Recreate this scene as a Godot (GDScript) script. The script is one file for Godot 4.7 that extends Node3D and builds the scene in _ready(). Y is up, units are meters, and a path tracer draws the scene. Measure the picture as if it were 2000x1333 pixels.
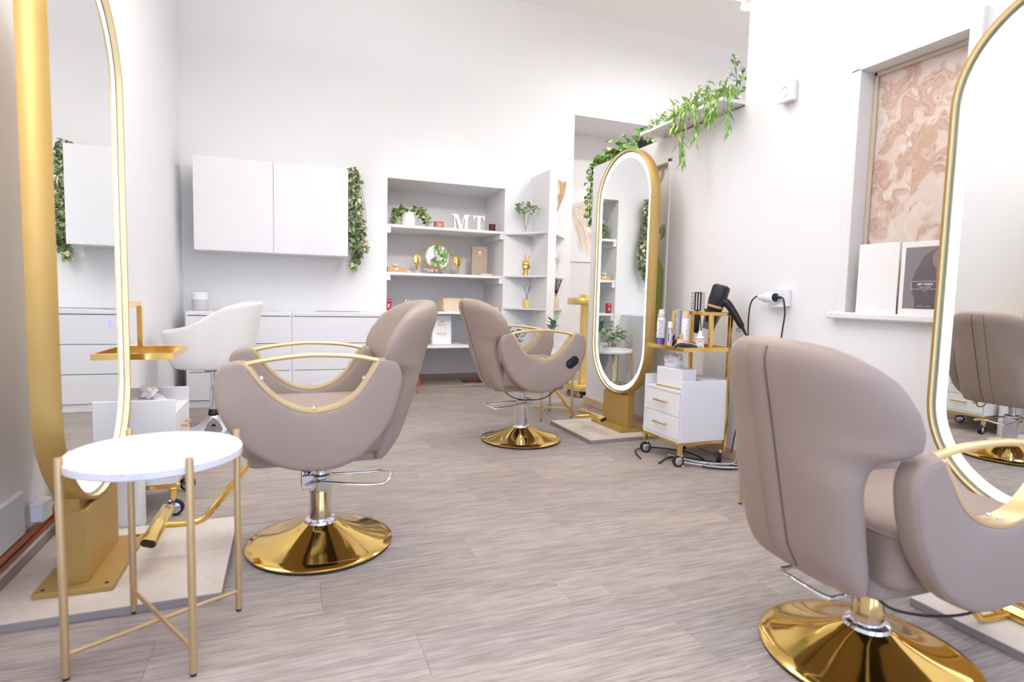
extends Node3D

var rng := RandomNumberGenerator.new()
var M := {}
var used := {}
const XZ := Basis(Vector3(1, 0, 0), Vector3(0, 0, -1), Vector3(0, 1, 0))   # polygon (x, y) -> (x, -z), depth -> up
const ZY := Basis(Vector3(0, 0, -1), Vector3(0, 1, 0), Vector3(1, 0, 0))   # polygon (x, y) -> (-z, y), depth -> x


func _ready():
	rng.seed = 7
	# ---------------------------------------------------------------- camera, sky, lights
	var cam := Camera3D.new()
	cam.name = "camera"
	add_child(cam)
	cam.position = Vector3(0, 1.0, 0)
	cam.basis = Basis(Vector3.UP, -0.372) * Basis(Vector3.RIGHT, -0.0785) * Basis(Vector3.BACK, 0.0245)
	cam.fov = rad_to_deg(2.0 * atan(666.5 / 1130.0))
	cam.near = 0.05
	cam.current = true
	var lens := CameraAttributesPhysical.new()
	lens.frustum_focal_length = 20.3
	lens.frustum_focus_distance = 4.2
	lens.exposure_aperture = 2.8
	lens.frustum_near = 0.05
	cam.attributes = lens
	cam.fov = rad_to_deg(2.0 * atan(666.5 / 1130.0))

	var env := Environment.new()
	var sky := Sky.new()
	var psm := ProceduralSkyMaterial.new()
	psm.sky_top_color = Color(0.6, 0.74, 1.0)
	psm.sky_horizon_color = Color(0.84, 0.91, 1.0)
	psm.ground_bottom_color = Color(0.55, 0.55, 0.56)
	psm.ground_horizon_color = Color(0.75, 0.75, 0.76)
	psm.sky_energy_multiplier = 2.0
	psm.ground_energy_multiplier = 1.1
	sky.sky_material = psm
	env.sky = sky
	env.background_mode = Environment.BG_SKY
	env.tonemap_mode = Environment.TONE_MAPPER_LINEAR
	env.tonemap_exposure = 1.1
	env.sdfgi_enabled = true
	env.ssao_enabled = true
	env.ssil_enabled = true
	var we := WorldEnvironment.new()
	we.name = "world_environment"
	we.environment = env
	add_child(we)
	materials()
	# added unseen lamps, hung to even out the light: [x, z, size x, size z, energy down, height, energy up]
	for a in [[0.4, 0.7, 1.6, 0.3, 1.0, 3.1, 2.2], [0.4, -1.1, 1.6, 0.3, 1.0, 3.1, 2.9], [0.75, -3.3, 1.8, 0.3, 1.5, 3.1, 6.0], [3.9, -4.3, 1.4, 0.3, 6.0, 3.78, 0.0]]:
		added_ceiling_lamp(a)
	# added unseen spots that brighten the niche and the left wall: [x, y, z, target, energy, angle, label]
	for a in [[1.25, 3.1, -2.1, Vector3(1.6, 1.2, -6.6), 5.0, 17.0, "added unseen track spot brightening the shelf niche"], [0.2, 3.1, 1.15, Vector3(-0.87, 1.25, -2.28), 10.0, 9.5, "added unseen track spot brightening the wall behind the left mirror"]]:
		added_track_spot(a)
	room()
	furniture()
	small_things()


# ==================================================================== lights
var lamp_no := 0
func added_ceiling_lamp(a):
	var labels = ["added unseen ceiling lamp panel above the camera", "added unseen ceiling lamp panel over the chair facing the left mirror", "added unseen ceiling lamp panel in front of the wall cabinets", "added unseen ceiling lamp panel over the space behind the partition"]
	var t = thing("added_ceiling_lamp", labels[lamp_no], "lamp", Vector3(a[0], a[5], a[1]), 0, "added ceiling lamp panels")
	lamp_no += 1
	var st = S()
	bx(st, Vector3(0, 0, 0), Vector3(a[2] + 0.04, 0.036, a[3] + 0.04), 0.004)
	part(t, "housing", st, M.white_paint)
	for s in [-1, 1]:
		st = S()
		tube(st, [Vector3(s * a[2] * 0.4, 0.018, 0), Vector3(s * a[2] * 0.4, 3.82 - a[5], 0)], 0.003, 6)
		part(t, "suspension_wire", st, M.chrome_satin)
	for up in ([0, 1] if a[6] > 0 else [0]):
		st = S()
		bx(st, Vector3(0, 0.021 if up else -0.021, 0), Vector3(a[2], 0.006, a[3]))
		part(t, "light_diffuser", st, M.lamp_glow)
		var l := AreaLight3D.new()
		l.name = "area_light"
		l.area_size = Vector2(a[2], a[3])
		l.area_normalize_energy = true
		l.light_energy = a[6] if up else a[4]
		l.light_color = Color(0.995, 0.99, 0.98)
		l.area_range = 14.0
		l.shadow_enabled = true
		t.add_child(l, true)
		l.position = Vector3(0, 0.03 if up else -0.03, 0)
		l.rotation = Vector3(PI / 2 if up else -PI / 2, 0, 0)


func added_track_spot(a):
	var at := Vector3(a[0], a[1], a[2])
	var t = thing("added_track_spot", a[6], "lamp", at, 0, "added track spots")
	var st = S()
	tube(st, [Vector3(0, 0.05, 0), Vector3(0, 3.82 - a[1], 0)], 0.008, 8)
	part(t, "stem", st, M.white_paint)
	var d: Vector3 = (a[3] - at).normalized()
	var b := Basis.looking_at(d, Vector3.UP)
	st = S()
	lathe(st, [Vector2(0.062, 0.0), Vector2(0.06, -0.004), Vector2(0.045, -0.11), Vector2(0.012, -0.13), Vector2(0.0, -0.13)], 24, Transform3D(b * Basis(Vector3.RIGHT, -PI / 2), Vector3.ZERO))
	part(t, "shade", st, M.white_paint)
	st = S()
	lathe(st, [Vector2(0.0, -0.006), Vector2(0.056, -0.006)], 24, Transform3D(b * Basis(Vector3.RIGHT, -PI / 2), Vector3.ZERO))
	part(t, "lamp_glow", st, M.lamp_glow)
	var l := SpotLight3D.new()
	l.name = "spot_light"
	l.light_energy = a[4]
	l.light_color = Color(1, 0.98, 0.955)
	l.spot_angle = a[5]
	l.spot_angle_attenuation = 1.0
	l.spot_range = 12.0
	l.light_size = 0.12
	l.shadow_enabled = true
	t.add_child(l)
	l.transform = Transform3D(b, d * 0.02)


# ==================================================================== materials
func mat(key, c, rough = 0.6, metal = 0.0):
	var m := StandardMaterial3D.new()
	m.resource_name = key
	m.albedo_color = c
	m.roughness = rough
	m.metallic = metal
	M[key] = m
	return m

func rgb8(r, g, b): return Color(r / 255.0, g / 255.0, b / 255.0)

func noise(freq, seed_, oct = 4, type = FastNoiseLite.TYPE_SIMPLEX_SMOOTH):
	var n := FastNoiseLite.new()
	n.noise_type = type
	n.frequency = freq
	n.seed = seed_
	n.fractal_octaves = oct
	return n

func ntex(freq, seed_, normal = false, bump = 2.0, w = 256):
	var t := NoiseTexture2D.new()
	t.width = w
	t.height = w
	t.seamless = true
	t.noise = noise(freq, seed_)
	t.as_normal_map = normal
	t.bump_strength = bump
	return t

func img_tex(im: Image):
	return ImageTexture.create_from_image(im)

func materials():
	mat("wall_paint", rgb8(239, 238, 240), 0.75)
	M.wall_paint.normal_enabled = true
	M.wall_paint.normal_texture = ntex(0.02, 3, true, 1.0)
	M.wall_paint.normal_scale = 0.12
	M.wall_paint.uv1_triplanar = true
	M.wall_paint.uv1_world_triplanar = true
	M.wall_paint.uv1_scale = Vector3(2, 2, 2)
	mat("ceiling_paint", rgb8(238, 234, 233), 0.85)
	mat("niche_lit_paint", rgb8(243, 239, 238), 0.8)  # wall paint lightened to brighten the recesses by colour
	mat("white_paint", rgb8(236, 236, 237), 0.4)
	mat("white_lacquer", rgb8(236, 236, 239), 0.28)
	mat("drawer_white", rgb8(239, 239, 241), 0.3)
	mat("dark_gap", rgb8(90, 86, 86), 0.8)
	mat("lamp_glow", Color(1, 1, 1), 0.5)
	M.lamp_glow.emission_enabled = true
	M.lamp_glow.emission = Color(1, 0.97, 0.93)
	M.lamp_glow.emission_energy_multiplier = 1.5
	mat("led_white", Color(1, 1, 1), 0.4)
	M.led_white.emission_enabled = true
	M.led_white.emission = Color(0.97, 0.98, 1.0)
	M.led_white.emission_energy_multiplier = 1.6
	mat("led_blue", rgb8(120, 120, 255), 0.4)
	M.led_blue.emission_enabled = true
	M.led_blue.emission = rgb8(120, 120, 255)
	M.led_blue.emission_energy_multiplier = 1.0
	mat("mirror_glass", rgb8(238, 240, 240), 0.0, 1.0)
	mat("gold_lit", rgb8(214, 198, 156), 0.35, 0.3)  # gold rim paled, glow of the light band put into its colour
	mat("strip_green", rgb8(150, 164, 152), 0.15, 0.4)
	mat("gold_polished", rgb8(230, 194, 112), 0.08, 1.0)
	mat("gold_satin", rgb8(187, 154, 88), 0.46, 0.4)
	mat("gold_champagne", rgb8(204, 176, 130), 0.4, 0.6)
	mat("gold_rail", rgb8(228, 202, 150), 0.3, 0.75)
	mat("gold_tray", rgb8(236, 198, 116), 0.16, 0.95)
	mat("gold_pale", rgb8(232, 206, 130), 0.3, 0.6)
	mat("chrome", rgb8(226, 226, 232), 0.06, 1.0)
	mat("chrome_satin", rgb8(206, 206, 212), 0.28, 1.0)
	mat("black_plastic", rgb8(18, 17, 19), 0.35)
	mat("black_rubber", rgb8(30, 28, 30), 0.6)
	mat("grey_plastic", rgb8(80, 80, 84), 0.3)
	mat("leather", rgb8(161, 143, 131), 0.46)
	M.leather.normal_enabled = true
	M.leather.normal_texture = ntex(0.09, 5, true, 3.0)
	M.leather.normal_scale = 0.16
	M.leather.uv1_triplanar = true
	M.leather.uv1_scale = Vector3(9, 9, 9)
	mat("leather_seam", rgb8(112, 92, 82), 0.6)
	mat("white_leather", rgb8(241, 239, 237), 0.4)
	mat("copper_pipe", rgb8(166, 92, 50), 0.35, 0.1)
	mat("taupe_skirting", rgb8(170, 148, 130), 0.55)
	mat("beige_skirting", rgb8(216, 186, 160), 0.5)
	mat("plug_white", rgb8(240, 240, 244), 0.3)
	mat("cord_black", rgb8(34, 30, 38), 0.45)
	mat("cord_white", rgb8(226, 226, 232), 0.45)
	# glass
	var g = mat("pane_glass", Color(0.96, 0.98, 1.0, 0.08), 0.02)
	g.transparency = BaseMaterial3D.TRANSPARENCY_ALPHA
	g = mat("thin_glass", Color(0.95, 0.97, 0.97, 0.16), 0.03)
	g.transparency = BaseMaterial3D.TRANSPARENCY_ALPHA
	g = mat("smoky_plastic", Color(0.12, 0.11, 0.12, 0.55), 0.1)
	g.transparency = BaseMaterial3D.TRANSPARENCY_ALPHA
	# leaves
	for a in [["leaf_mid", 136, 172, 96], ["leaf_lime", 192, 210, 112], ["leaf_dark", 86, 122, 78], ["leaf_grey", 146, 162, 138], ["leaf_cream", 228, 222, 182], ["leaf_fresh", 136, 190, 88], ["leaf_sage", 150, 172, 142]]:
		var m = mat(a[0], rgb8(a[1], a[2], a[3]), 0.5)
		m.backlight_enabled = true
		m.backlight = rgb8(a[1] * 0.4, a[2] * 0.4, a[3] * 0.3)
		m.cull_mode = BaseMaterial3D.CULL_DISABLED
	mat("stem_green", rgb8(96, 110, 60), 0.6)
	mat("stem_brown", rgb8(110, 88, 62), 0.7)
	mat("petal_white", rgb8(244, 238, 222), 0.6)
	mat("petal_pink", rgb8(244, 196, 198), 0.6)
	mat("pampas_tan", rgb8(208, 176, 136), 0.9)
	mat("pampas_cream", rgb8(236, 222, 200), 0.9)
	mat("feather_white", rgb8(244, 240, 236), 0.9)
	mat("ceramic_white", rgb8(242, 242, 240), 0.35)
	mat("candle_pink", rgb8(190, 110, 98), 0.2)
	mat("candle_wine", rgb8(84, 22, 34), 0.2)
	mat("cardboard", rgb8(206, 164, 112), 0.8)
	mat("beige_card", rgb8(176, 160, 140), 0.6)
	mat("paper_white", rgb8(245, 244, 243), 0.6)
	mat("print_pink", rgb8(216, 120, 140), 0.6)
	mat("print_grey", rgb8(150, 150, 160), 0.6)
	mat("print_purple", rgb8(104, 62, 160), 0.45)
	mat("print_white", rgb8(240, 240, 244), 0.5)
	mat("red_carton", rgb8(170, 30, 44), 0.4)
	mat("red_plastic", rgb8(186, 30, 44), 0.25)
	mat("bottle_white", rgb8(240, 240, 244), 0.3)
	mat("bottle_lilac", rgb8(204, 196, 206), 0.25, 0.3)
	mat("bottle_cap_peach", rgb8(226, 204, 182), 0.35)
	mat("bottle_grey", rgb8(170, 174, 188), 0.3)
	mat("label_pink", rgb8(222, 150, 170), 0.5)
	mat("perfume_glass", rgb8(226, 208, 190), 0.1)
	mat("cloth_white", rgb8(240, 239, 240), 0.9)
	mat("speaker_fabric", rgb8(208, 204, 208), 0.9)
	mat("cork", rgb8(226, 178, 130), 0.7)
	mat("brush_black", rgb8(22, 20, 24), 0.3)
	mat("ivory_panel", rgb8(214, 198, 176), 0.6)
	floor_materials()
	printed_surfaces()

func floor_materials():
	var w := 1024
	var h := 256
	var im := Image.create(w, h, false, Image.FORMAT_RGB8)
	var n1 = noise(0.01, 21, 3)
	var n2 = noise(0.05, 22, 3)
	var n3 = noise(0.25, 23, 2)
	for y in h:
		for x in w:
			var a = n1.get_noise_2d(x * 0.35, y * 2.2)
			var b = n2.get_noise_2d(x * 0.06, y * 2.2)
			var c = n3.get_noise_2d(x * 0.03, y * 1.1)
			var v = 0.5 + 0.22 * a + 0.42 * b + 0.5 * c
			v = clampf(v, 0, 1)
			im.set_pixel(x, y, Color(0.57, 0.53, 0.505).lerp(Color(0.77, 0.73, 0.7), v))
	var tex = img_tex(im)
	var bump := Image.create(w, h, false, Image.FORMAT_RGB8)
	for y in h:
		for x in w:
			var v = 0.5 + 0.4 * n3.get_noise_2d(x * 0.03, y * 1.1) + 0.2 * n2.get_noise_2d(x * 0.06, y * 2.2)
			bump.set_pixel(x, y, Color(v, v, v))
	bump.bump_map_to_normal_map(2.0)
	var ntx = img_tex(bump)
	for k in 5:
		var f = [0.95, 0.975, 1.0, 0.985, 0.96][k]
		var m = mat("vinyl_plank_%d" % k, Color(f, f * [1.0, 0.99, 0.99, 1.0, 0.985][k], f * [1.0, 0.985, 0.98, 1.0, 0.98][k]), 0.5)
		m.albedo_texture = tex
		m.normal_enabled = true
		m.normal_texture = ntx
		m.normal_scale = 0.35
		m.metallic_specular = 0.4
	# pale ceramic slab
	var s := Image.create(512, 512, false, Image.FORMAT_RGB8)
	var n4 = noise(0.006, 31, 4)
	var n5 = noise(0.02, 32, 4)
	for y in 512:
		for x in 512:
			var v = clampf(0.5 + 0.7 * n4.get_noise_2d(x + 40 * n5.get_noise_2d(x, y), y), 0, 1)
			s.set_pixel(x, y, rgb8(208, 194, 178).lerp(rgb8(232, 222, 210), v))
	mat("slab_stone", Color(1, 1, 1), 0.35)
	M.slab_stone.albedo_texture = img_tex(s)
	M.slab_stone.uv1_triplanar = true
	M.slab_stone.uv1_scale = Vector3(1.3, 1.3, 1.3)
	mat("slab_edge", rgb8(160, 150, 146), 0.7)
	# white marble top with faint veins
	var t := Image.create(512, 512, false, Image.FORMAT_RGB8)
	for y in 512:
		for x in 512:
			var q = absf(n4.get_noise_2d(x * 1.3 + 60 * n5.get_noise_2d(x, y), y * 1.3 + 300))
			var v = clampf(q * 14.0, 0, 1)
			t.set_pixel(x, y, rgb8(226, 226, 230).lerp(rgb8(246, 246, 248), v))
	mat("marble_white", Color(0.955, 0.955, 0.965), 0.14)
	M.marble_white.albedo_texture = img_tex(t)
	M.marble_white.uv1_triplanar = true
	M.marble_white.uv1_scale = Vector3(1.8, 1.8, 1.8)
	# woven basket
	var b := Image.create(64, 64, false, Image.FORMAT_RGB8)
	for y in 64:
		for x in 64:
			var over = (int(x / 16) + int(y / 16)) % 2 == 0
			var u = (x % 16) / 16.0 if not over else (y % 16) / 16.0
			var e = absf(u - 0.5) * 2.0
			b.set_pixel(x, y, rgb8(226, 208, 184).lerp(rgb8(196, 170, 138), 0.7 if e > 0.8 else 0.2 if over else 0.0))
	mat("wicker", Color(1, 1, 1), 0.8)
	M.wicker.albedo_texture = img_tex(b)
	M.wicker.uv1_triplanar = true
	M.wicker.uv1_scale = Vector3(9, 9, 9)

func printed_surfaces():
	# marbled wallpaper in two drops
	var w := 384
	var h := 768
	var im := Image.create(w, h, false, Image.FORMAT_RGB8)
	var a = noise(0.004, 41, 3)
	var b = noise(0.007, 42, 3)
	var c = noise(0.03, 43, 4)
	for y in h:
		for x in w:
			var ox = 0.0 if x < 170 else 700.0
			var px = (x + ox) * 0.8 + y * 0.35
			var py = y * 0.8 - x * 0.3
			var wx = px + 120 * b.get_noise_2d(px, py) + 12 * c.get_noise_2d(px, py)
			var wy = py + 120 * b.get_noise_2d(px + 500, py) + 12 * c.get_noise_2d(px + 90, py)
			var v = a.get_noise_2d(wx, wy * 1.5)
			var v2 = b.get_noise_2d(wx * 0.9 + 300, wy * 1.6)
			var v3 = b.get_noise_2d(wx * 2.2, wy * 2.6 + 80)
			var col = rgb8(226, 210, 198).lerp(rgb8(208, 176, 158), smoothstep(-0.45, 0.6, v))
			col = col.lerp(rgb8(232, 222, 212), smoothstep(0.05, 0.5, -v2) * 0.8)
			col = col.lerp(rgb8(160, 126, 118), pow(1.0 - minf(1.0, absf(v2) * 4.5), 2.0) * 0.4 * smoothstep(-0.2, 0.25, v))
			col = col.lerp(rgb8(186, 136, 98), pow(1.0 - minf(1.0, absf(v - 0.12) * 5.5), 2.0) * 0.4)
			col = col.lerp(rgb8(142, 108, 100), pow(1.0 - minf(1.0, absf(v3) * 9.0), 3.0) * 0.4 * smoothstep(0.0, 0.3, v + v2 * 0.5))
			if x == 170: col = col.lerp(rgb8(210, 190, 176), 0.6)
			im.set_pixel(x, y, col)
	mat("marbled_wallpaper", Color(1, 1, 1), 0.55)
	M.marbled_wallpaper.albedo_texture = img_tex(im)
	# leaf wallpaper
	im = Image.create(256, 512, false, Image.FORMAT_RGB8)
	im.fill(rgb8(244, 244, 242))
	for k in 22:
		var up = k < 16
		var o = Vector2(rng.randf_range(0, 256), rng.randf_range(0, 200)) if up else Vector2(rng.randf_range(0, 256), rng.randf_range(430, 512))
		leaf_print(im, o, rng.randf_range(0, TAU), rng.randf_range(36, 64), rng.randf_range(9, 15), rgb8(150, 166, 146).lerp(rgb8(196, 200, 186), rng.randf()))
	leaf_print(im, Vector2(215, 560), -PI / 2 - 0.1, 300, 62, rgb8(184, 216, 96))
	leaf_print(im, Vector2(90, 560), -PI / 2 - 0.25, 250, 50, rgb8(150, 196, 92))
	leaf_print(im, Vector2(250, 400), PI / 2 + 0.05, 110, 22, rgb8(110, 158, 206))
	leaf_print(im, Vector2(150, 470), PI / 2 - 0.6, 60, 20, rgb8(92, 128, 104))
	mat("leaf_wallpaper", Color(1, 1, 1), 0.55)
	M.leaf_wallpaper.albedo_texture = img_tex(im)
	# feather print
	im = Image.create(256, 384, false, Image.FORMAT_RGB8)
	im.fill(rgb8(246, 245, 245))
	for k in 420:
		var t = rng.randf()
		var ang = lerpf(-0.35, 1.35, t)
		var col = [rgb8(232, 212, 194), rgb8(240, 218, 190), rgb8(224, 216, 214), rgb8(247, 246, 246), rgb8(214, 198, 188)][rng.randi() % 5]
		var o = Vector2(6, 110) + Vector2(rng.randf_range(0, 60), rng.randf_range(-30, 40))
		leaf_print(im, o, ang, rng.randf_range(90, 240), rng.randf_range(3, 7.5), col)
	mat("feather_print", Color(1, 1, 1), 0.5)
	M.feather_print.albedo_texture = img_tex(im)
	# flame poster
	im = Image.create(128, 256, false, Image.FORMAT_RGB8)
	for y in 256:
		for x in 128:
			var v = b.get_noise_2d(x * 2.0 + 40 * c.get_noise_2d(x, y), y * 0.9)
			var f = clampf((y - 110) / 120.0 + v * 1.3, 0, 1)
			im.set_pixel(x, y, rgb8(44, 34, 54).lerp(rgb8(214, 86, 50), f * f))
	mat("flame_poster", Color(1, 1, 1), 0.4)
	M.flame_poster.albedo_texture = img_tex(im)
	# dark portrait poster: soft hair silhouette
	im = Image.create(192, 288, false, Image.FORMAT_RGB8)
	for y in 288:
		for x in 192:
			var p = Vector2(x / 192.0, y / 288.0)
			var n = c.get_noise_2d(x * 0.6, y * 0.2) * 0.06
			var col = rgb8(140, 132, 138)
			var hair = 0.34 + 0.1 * sin(p.y * 7.0 + 1.0) - 0.12 * p.y + n
			if p.x > hair + maxf(0, 0.16 - p.y) * 2.0: col = rgb8(116, 104, 112).lerp(rgb8(100, 88, 96), clampf(p.y + n * 4.0, 0, 1))
			var face = Vector2((p.x - 0.82) / 0.2, (p.y - 0.2) / 0.17)
			if face.length() < 1.0: col = rgb8(152, 134, 140)
			if absf(p.x - 0.8) < 0.07 and absf(p.y - 0.29) < 0.012: col = rgb8(142, 108, 122)
			var neck = Vector2((p.x - 0.86) / 0.14, (p.y - 0.42) / 0.16)
			if neck.length() < 1.0: col = rgb8(146, 128, 134)
			im.set_pixel(x, y, col)
	mat("portrait_poster", Color(1, 1, 1), 0.3)
	M.portrait_poster.albedo_texture = img_tex(im)

func leaf_print(im: Image, o: Vector2, ang: float, l: float, wd: float, col: Color):
	var d := Vector2(cos(ang), sin(ang))
	var s := Vector2(-d.y, d.x)
	var steps := int(l * 1.5)
	for i in steps:
		var t := i / float(steps)
		var hw := wd * pow(sin(PI * pow(t, 0.8)), 0.8)
		var k := -hw
		while k <= hw:
			var p := o + d * l * t + s * k
			if p.x >= 0 and p.y >= 0 and p.x < im.get_width() and p.y < im.get_height():
				var cc := col.darkened(0.12) if absf(k) < 1.0 and wd > 8 else col.lightened(0.1) if k > 0 and wd > 8 else col
				im.set_pixelv(Vector2i(p), cc)
			k += 0.7


# ==================================================================== node helpers
func numbered(called):
	used[called] = used.get(called, -1) + 1
	return called if used[called] == 0 else "%s_%03d" % [called, used[called]]

func thing(called, label, category, at = Vector3.ZERO, turn = 0.0, group = ""):
	var o := Node3D.new()
	o.name = numbered(called)
	add_child(o)
	o.position = at
	o.rotation.y = turn
	o.set_meta("label", label)
	o.set_meta("category", category)
	if group: o.set_meta("group", group)
	return o

func part(parent, called, st, m, label = ""):
	var o := MeshInstance3D.new()
	o.name = called
	o.mesh = fin(st) if st is SurfaceTool else st
	o.material_override = m
	parent.add_child(o, true)
	if label: o.set_meta("label", label)
	return o

func fin(st: SurfaceTool):
	st.generate_normals()
	st.index()
	return st.commit()

func struct(called, st, m):
	var o := MeshInstance3D.new()
	o.name = called
	o.mesh = fin(st)
	o.material_override = m
	add_child(o)
	o.set_meta("kind", "structure")
	return o

func struct_node(called, at = Vector3.ZERO):
	var o := Node3D.new()
	o.name = called
	add_child(o)
	o.position = at
	o.set_meta("kind", "structure")
	return o

func copy(src, label, at, turn = 0.0):
	var o = src.duplicate()
	o.name = numbered(String(src.name).rstrip("0123456789_") if String(src.name).right(4).is_valid_int() else String(src.name))
	add_child(o)
	o.position = at
	o.rotation.y = turn
	o.set_meta("label", label)
	return o

func lettering(parent, called, text, size, m, xf: Transform3D, depth = 0.001, serif = false, bold = false):
	var f := SystemFont.new()
	f.font_names = PackedStringArray(["Droid Serif" if serif else "Droid Sans"])
	f.font_weight = 700 if bold else 400
	var t := TextMesh.new()
	t.text = text
	t.font = f
	t.font_size = 32
	t.pixel_size = size / 32.0
	t.depth = depth
	t.curve_step = 2.0
	var o := MeshInstance3D.new()
	o.name = called
	o.mesh = t
	o.material_override = m
	parent.add_child(o, true)
	o.transform = xf
	return o


# ==================================================================== mesh helpers
func S() -> SurfaceTool:
	var st := SurfaceTool.new()
	st.begin(Mesh.PRIMITIVE_TRIANGLES)
	return st

func tri(st: SurfaceTool, a, b, c):       # a b c counter-clockwise seen from outside
	st.add_vertex(a)
	st.add_vertex(c)
	st.add_vertex(b)

func quad(st, a, b, c, d):
	tri(st, a, b, c)
	tri(st, a, c, d)

func bx(st: SurfaceTool, c: Vector3, s: Vector3, b := 0.0, basis := Basis()):
	st.set_smooth_group(-1)
	var h := s * 0.5
	b = minf(b, minf(h.x, minf(h.y, h.z)) * 0.9)
	var P := func(ax, sx, sy, sz):
		var v := Vector3(sx * (h.x - (0.0 if ax == 0 else b)), sy * (h.y - (0.0 if ax == 1 else b)), sz * (h.z - (0.0 if ax == 2 else b)))
		return c + basis * v
	for s_ in [-1.0, 1.0]:
		for ax in 3:
			var q = []
			for k in [[-1.0, -1.0], [1.0, -1.0], [1.0, 1.0], [-1.0, 1.0]]:
				var v = [0.0, 0.0, 0.0]
				v[ax] = s_
				v[(ax + 1) % 3] = k[0]
				v[(ax + 2) % 3] = k[1]
				q.append(P.call(ax, v[0], v[1], v[2]))
			if s_ > 0: quad(st, q[0], q[1], q[2], q[3])
			else: quad(st, q[3], q[2], q[1], q[0])
	if b <= 0.0: return
	for ax in 3:
		var u := (ax + 1) % 3
		var w := (ax + 2) % 3
		for su in [-1.0, 1.0]:
			for sw in [-1.0, 1.0]:
				var lo = [0.0, 0.0, 0.0]
				lo[u] = su
				lo[w] = sw
				var hi = lo.duplicate()
				lo[ax] = -1.0
				hi[ax] = 1.0
				var a0 = P.call(u, lo[0], lo[1], lo[2])
				var a1 = P.call(w, lo[0], lo[1], lo[2])
				var b0 = P.call(u, hi[0], hi[1], hi[2])
				var b1 = P.call(w, hi[0], hi[1], hi[2])
				if su * sw > 0: quad(st, a0, a1, b1, b0)
				else: quad(st, b0, b1, a1, a0)
	for sx in [-1.0, 1.0]:
		for sy in [-1.0, 1.0]:
			for sz in [-1.0, 1.0]:
				var t0 = P.call(0, sx, sy, sz)
				var t1 = P.call(1, sx, sy, sz)
				var t2 = P.call(2, sx, sy, sz)
				if sx * sy * sz > 0: tri(st, t0, t1, t2)
				else: tri(st, t0, t2, t1)

func bx2(st, a: Vector3, b: Vector3, bev := 0.0):
	bx(st, (a + b) * 0.5, (b - a).abs(), bev)

func tube(st: SurfaceTool, pts: Array, r, n := 8, closed := false, squash := 1.0, up := Vector3.UP):
	var m := pts.size()
	var rings = []
	var tprev := Vector3.ZERO
	var nx := Vector3.ZERO
	for i in m:
		var a: Vector3 = pts[(i - 1 + m) % m] if closed or i > 0 else pts[0]
		var b: Vector3 = pts[(i + 1) % m] if closed or i < m - 1 else pts[m - 1]
		var t := (b - a).normalized()
		if i == 0:
			nx = t.cross(up)
			if nx.length() < 0.05: nx = t.cross(Vector3.RIGHT)
			nx = nx.normalized()
		else:
			nx = (nx - t * nx.dot(t)).normalized()
		var ny := t.cross(nx)
		var rr: float = r[i] if r is Array else r
		var ring = []
		for k in n:
			var an := TAU * k / n
			ring.append(pts[i] + (nx * cos(an) + ny * sin(an) * squash) * rr)
		rings.append(ring)
	st.set_smooth_group(1)
	for i in (m if closed else m - 1):
		var A = rings[i]
		var B = rings[(i + 1) % m]
		for k in n:
			var k2 := (k + 1) % n
			quad(st, A[k], A[k2], B[k2], B[k])
	if closed: return
	st.set_smooth_group(-1)
	for k in range(1, n - 1):
		tri(st, rings[0][0], rings[0][k + 1], rings[0][k])
		tri(st, rings[m - 1][0], rings[m - 1][k], rings[m - 1][k + 1])

func curve(pts: Array, sub := 6, closed := false) -> Array:
	var out = []
	var n := pts.size()
	var last := n if closed else n - 1
	for i in last:
		var p0 = pts[(i - 1 + n) % n] if closed or i > 0 else pts[0]
		var p1 = pts[i]
		var p2 = pts[(i + 1) % n]
		var p3 = pts[(i + 2) % n] if closed or i < n - 2 else pts[n - 1]
		for k in sub:
			var t := k / float(sub)
			var t2 := t * t
			var t3 := t2 * t
			out.append(0.5 * ((2.0 * p1) + (p2 - p0) * t + (2.0 * p0 - 5.0 * p1 + 4.0 * p2 - p3) * t2 + (3.0 * p1 - p0 - 3.0 * p2 + p3) * t3))
	if not closed: out.append(pts[n - 1])
	return out

func lathe(st: SurfaceTool, prof: Array, n := 24, xf := Transform3D()):
	var g := 1
	for i in prof.size() - 1:
		var p: Vector2 = prof[i]
		var q: Vector2 = prof[i + 1]
		if i > 0:
			var d0: Vector2 = (p - prof[i - 1]).normalized()
			if d0.dot((q - p).normalized()) < 0.86: g += 1
		st.set_smooth_group(g)
		for k in n:
			var a := TAU * k / n
			var b := TAU * (k + 1) / n
			var pa := xf * Vector3(p.x * cos(a), p.y, -p.x * sin(a))
			var pb := xf * Vector3(p.x * cos(b), p.y, -p.x * sin(b))
			var qa := xf * Vector3(q.x * cos(a), q.y, -q.x * sin(a))
			var qb := xf * Vector3(q.x * cos(b), q.y, -q.x * sin(b))
			if p.x > 1e-6: tri(st, pa, pb, qb) if q.x > 1e-6 else tri(st, pa, pb, qa)
			if q.x > 1e-6: tri(st, pa, qb, qa)

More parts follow.
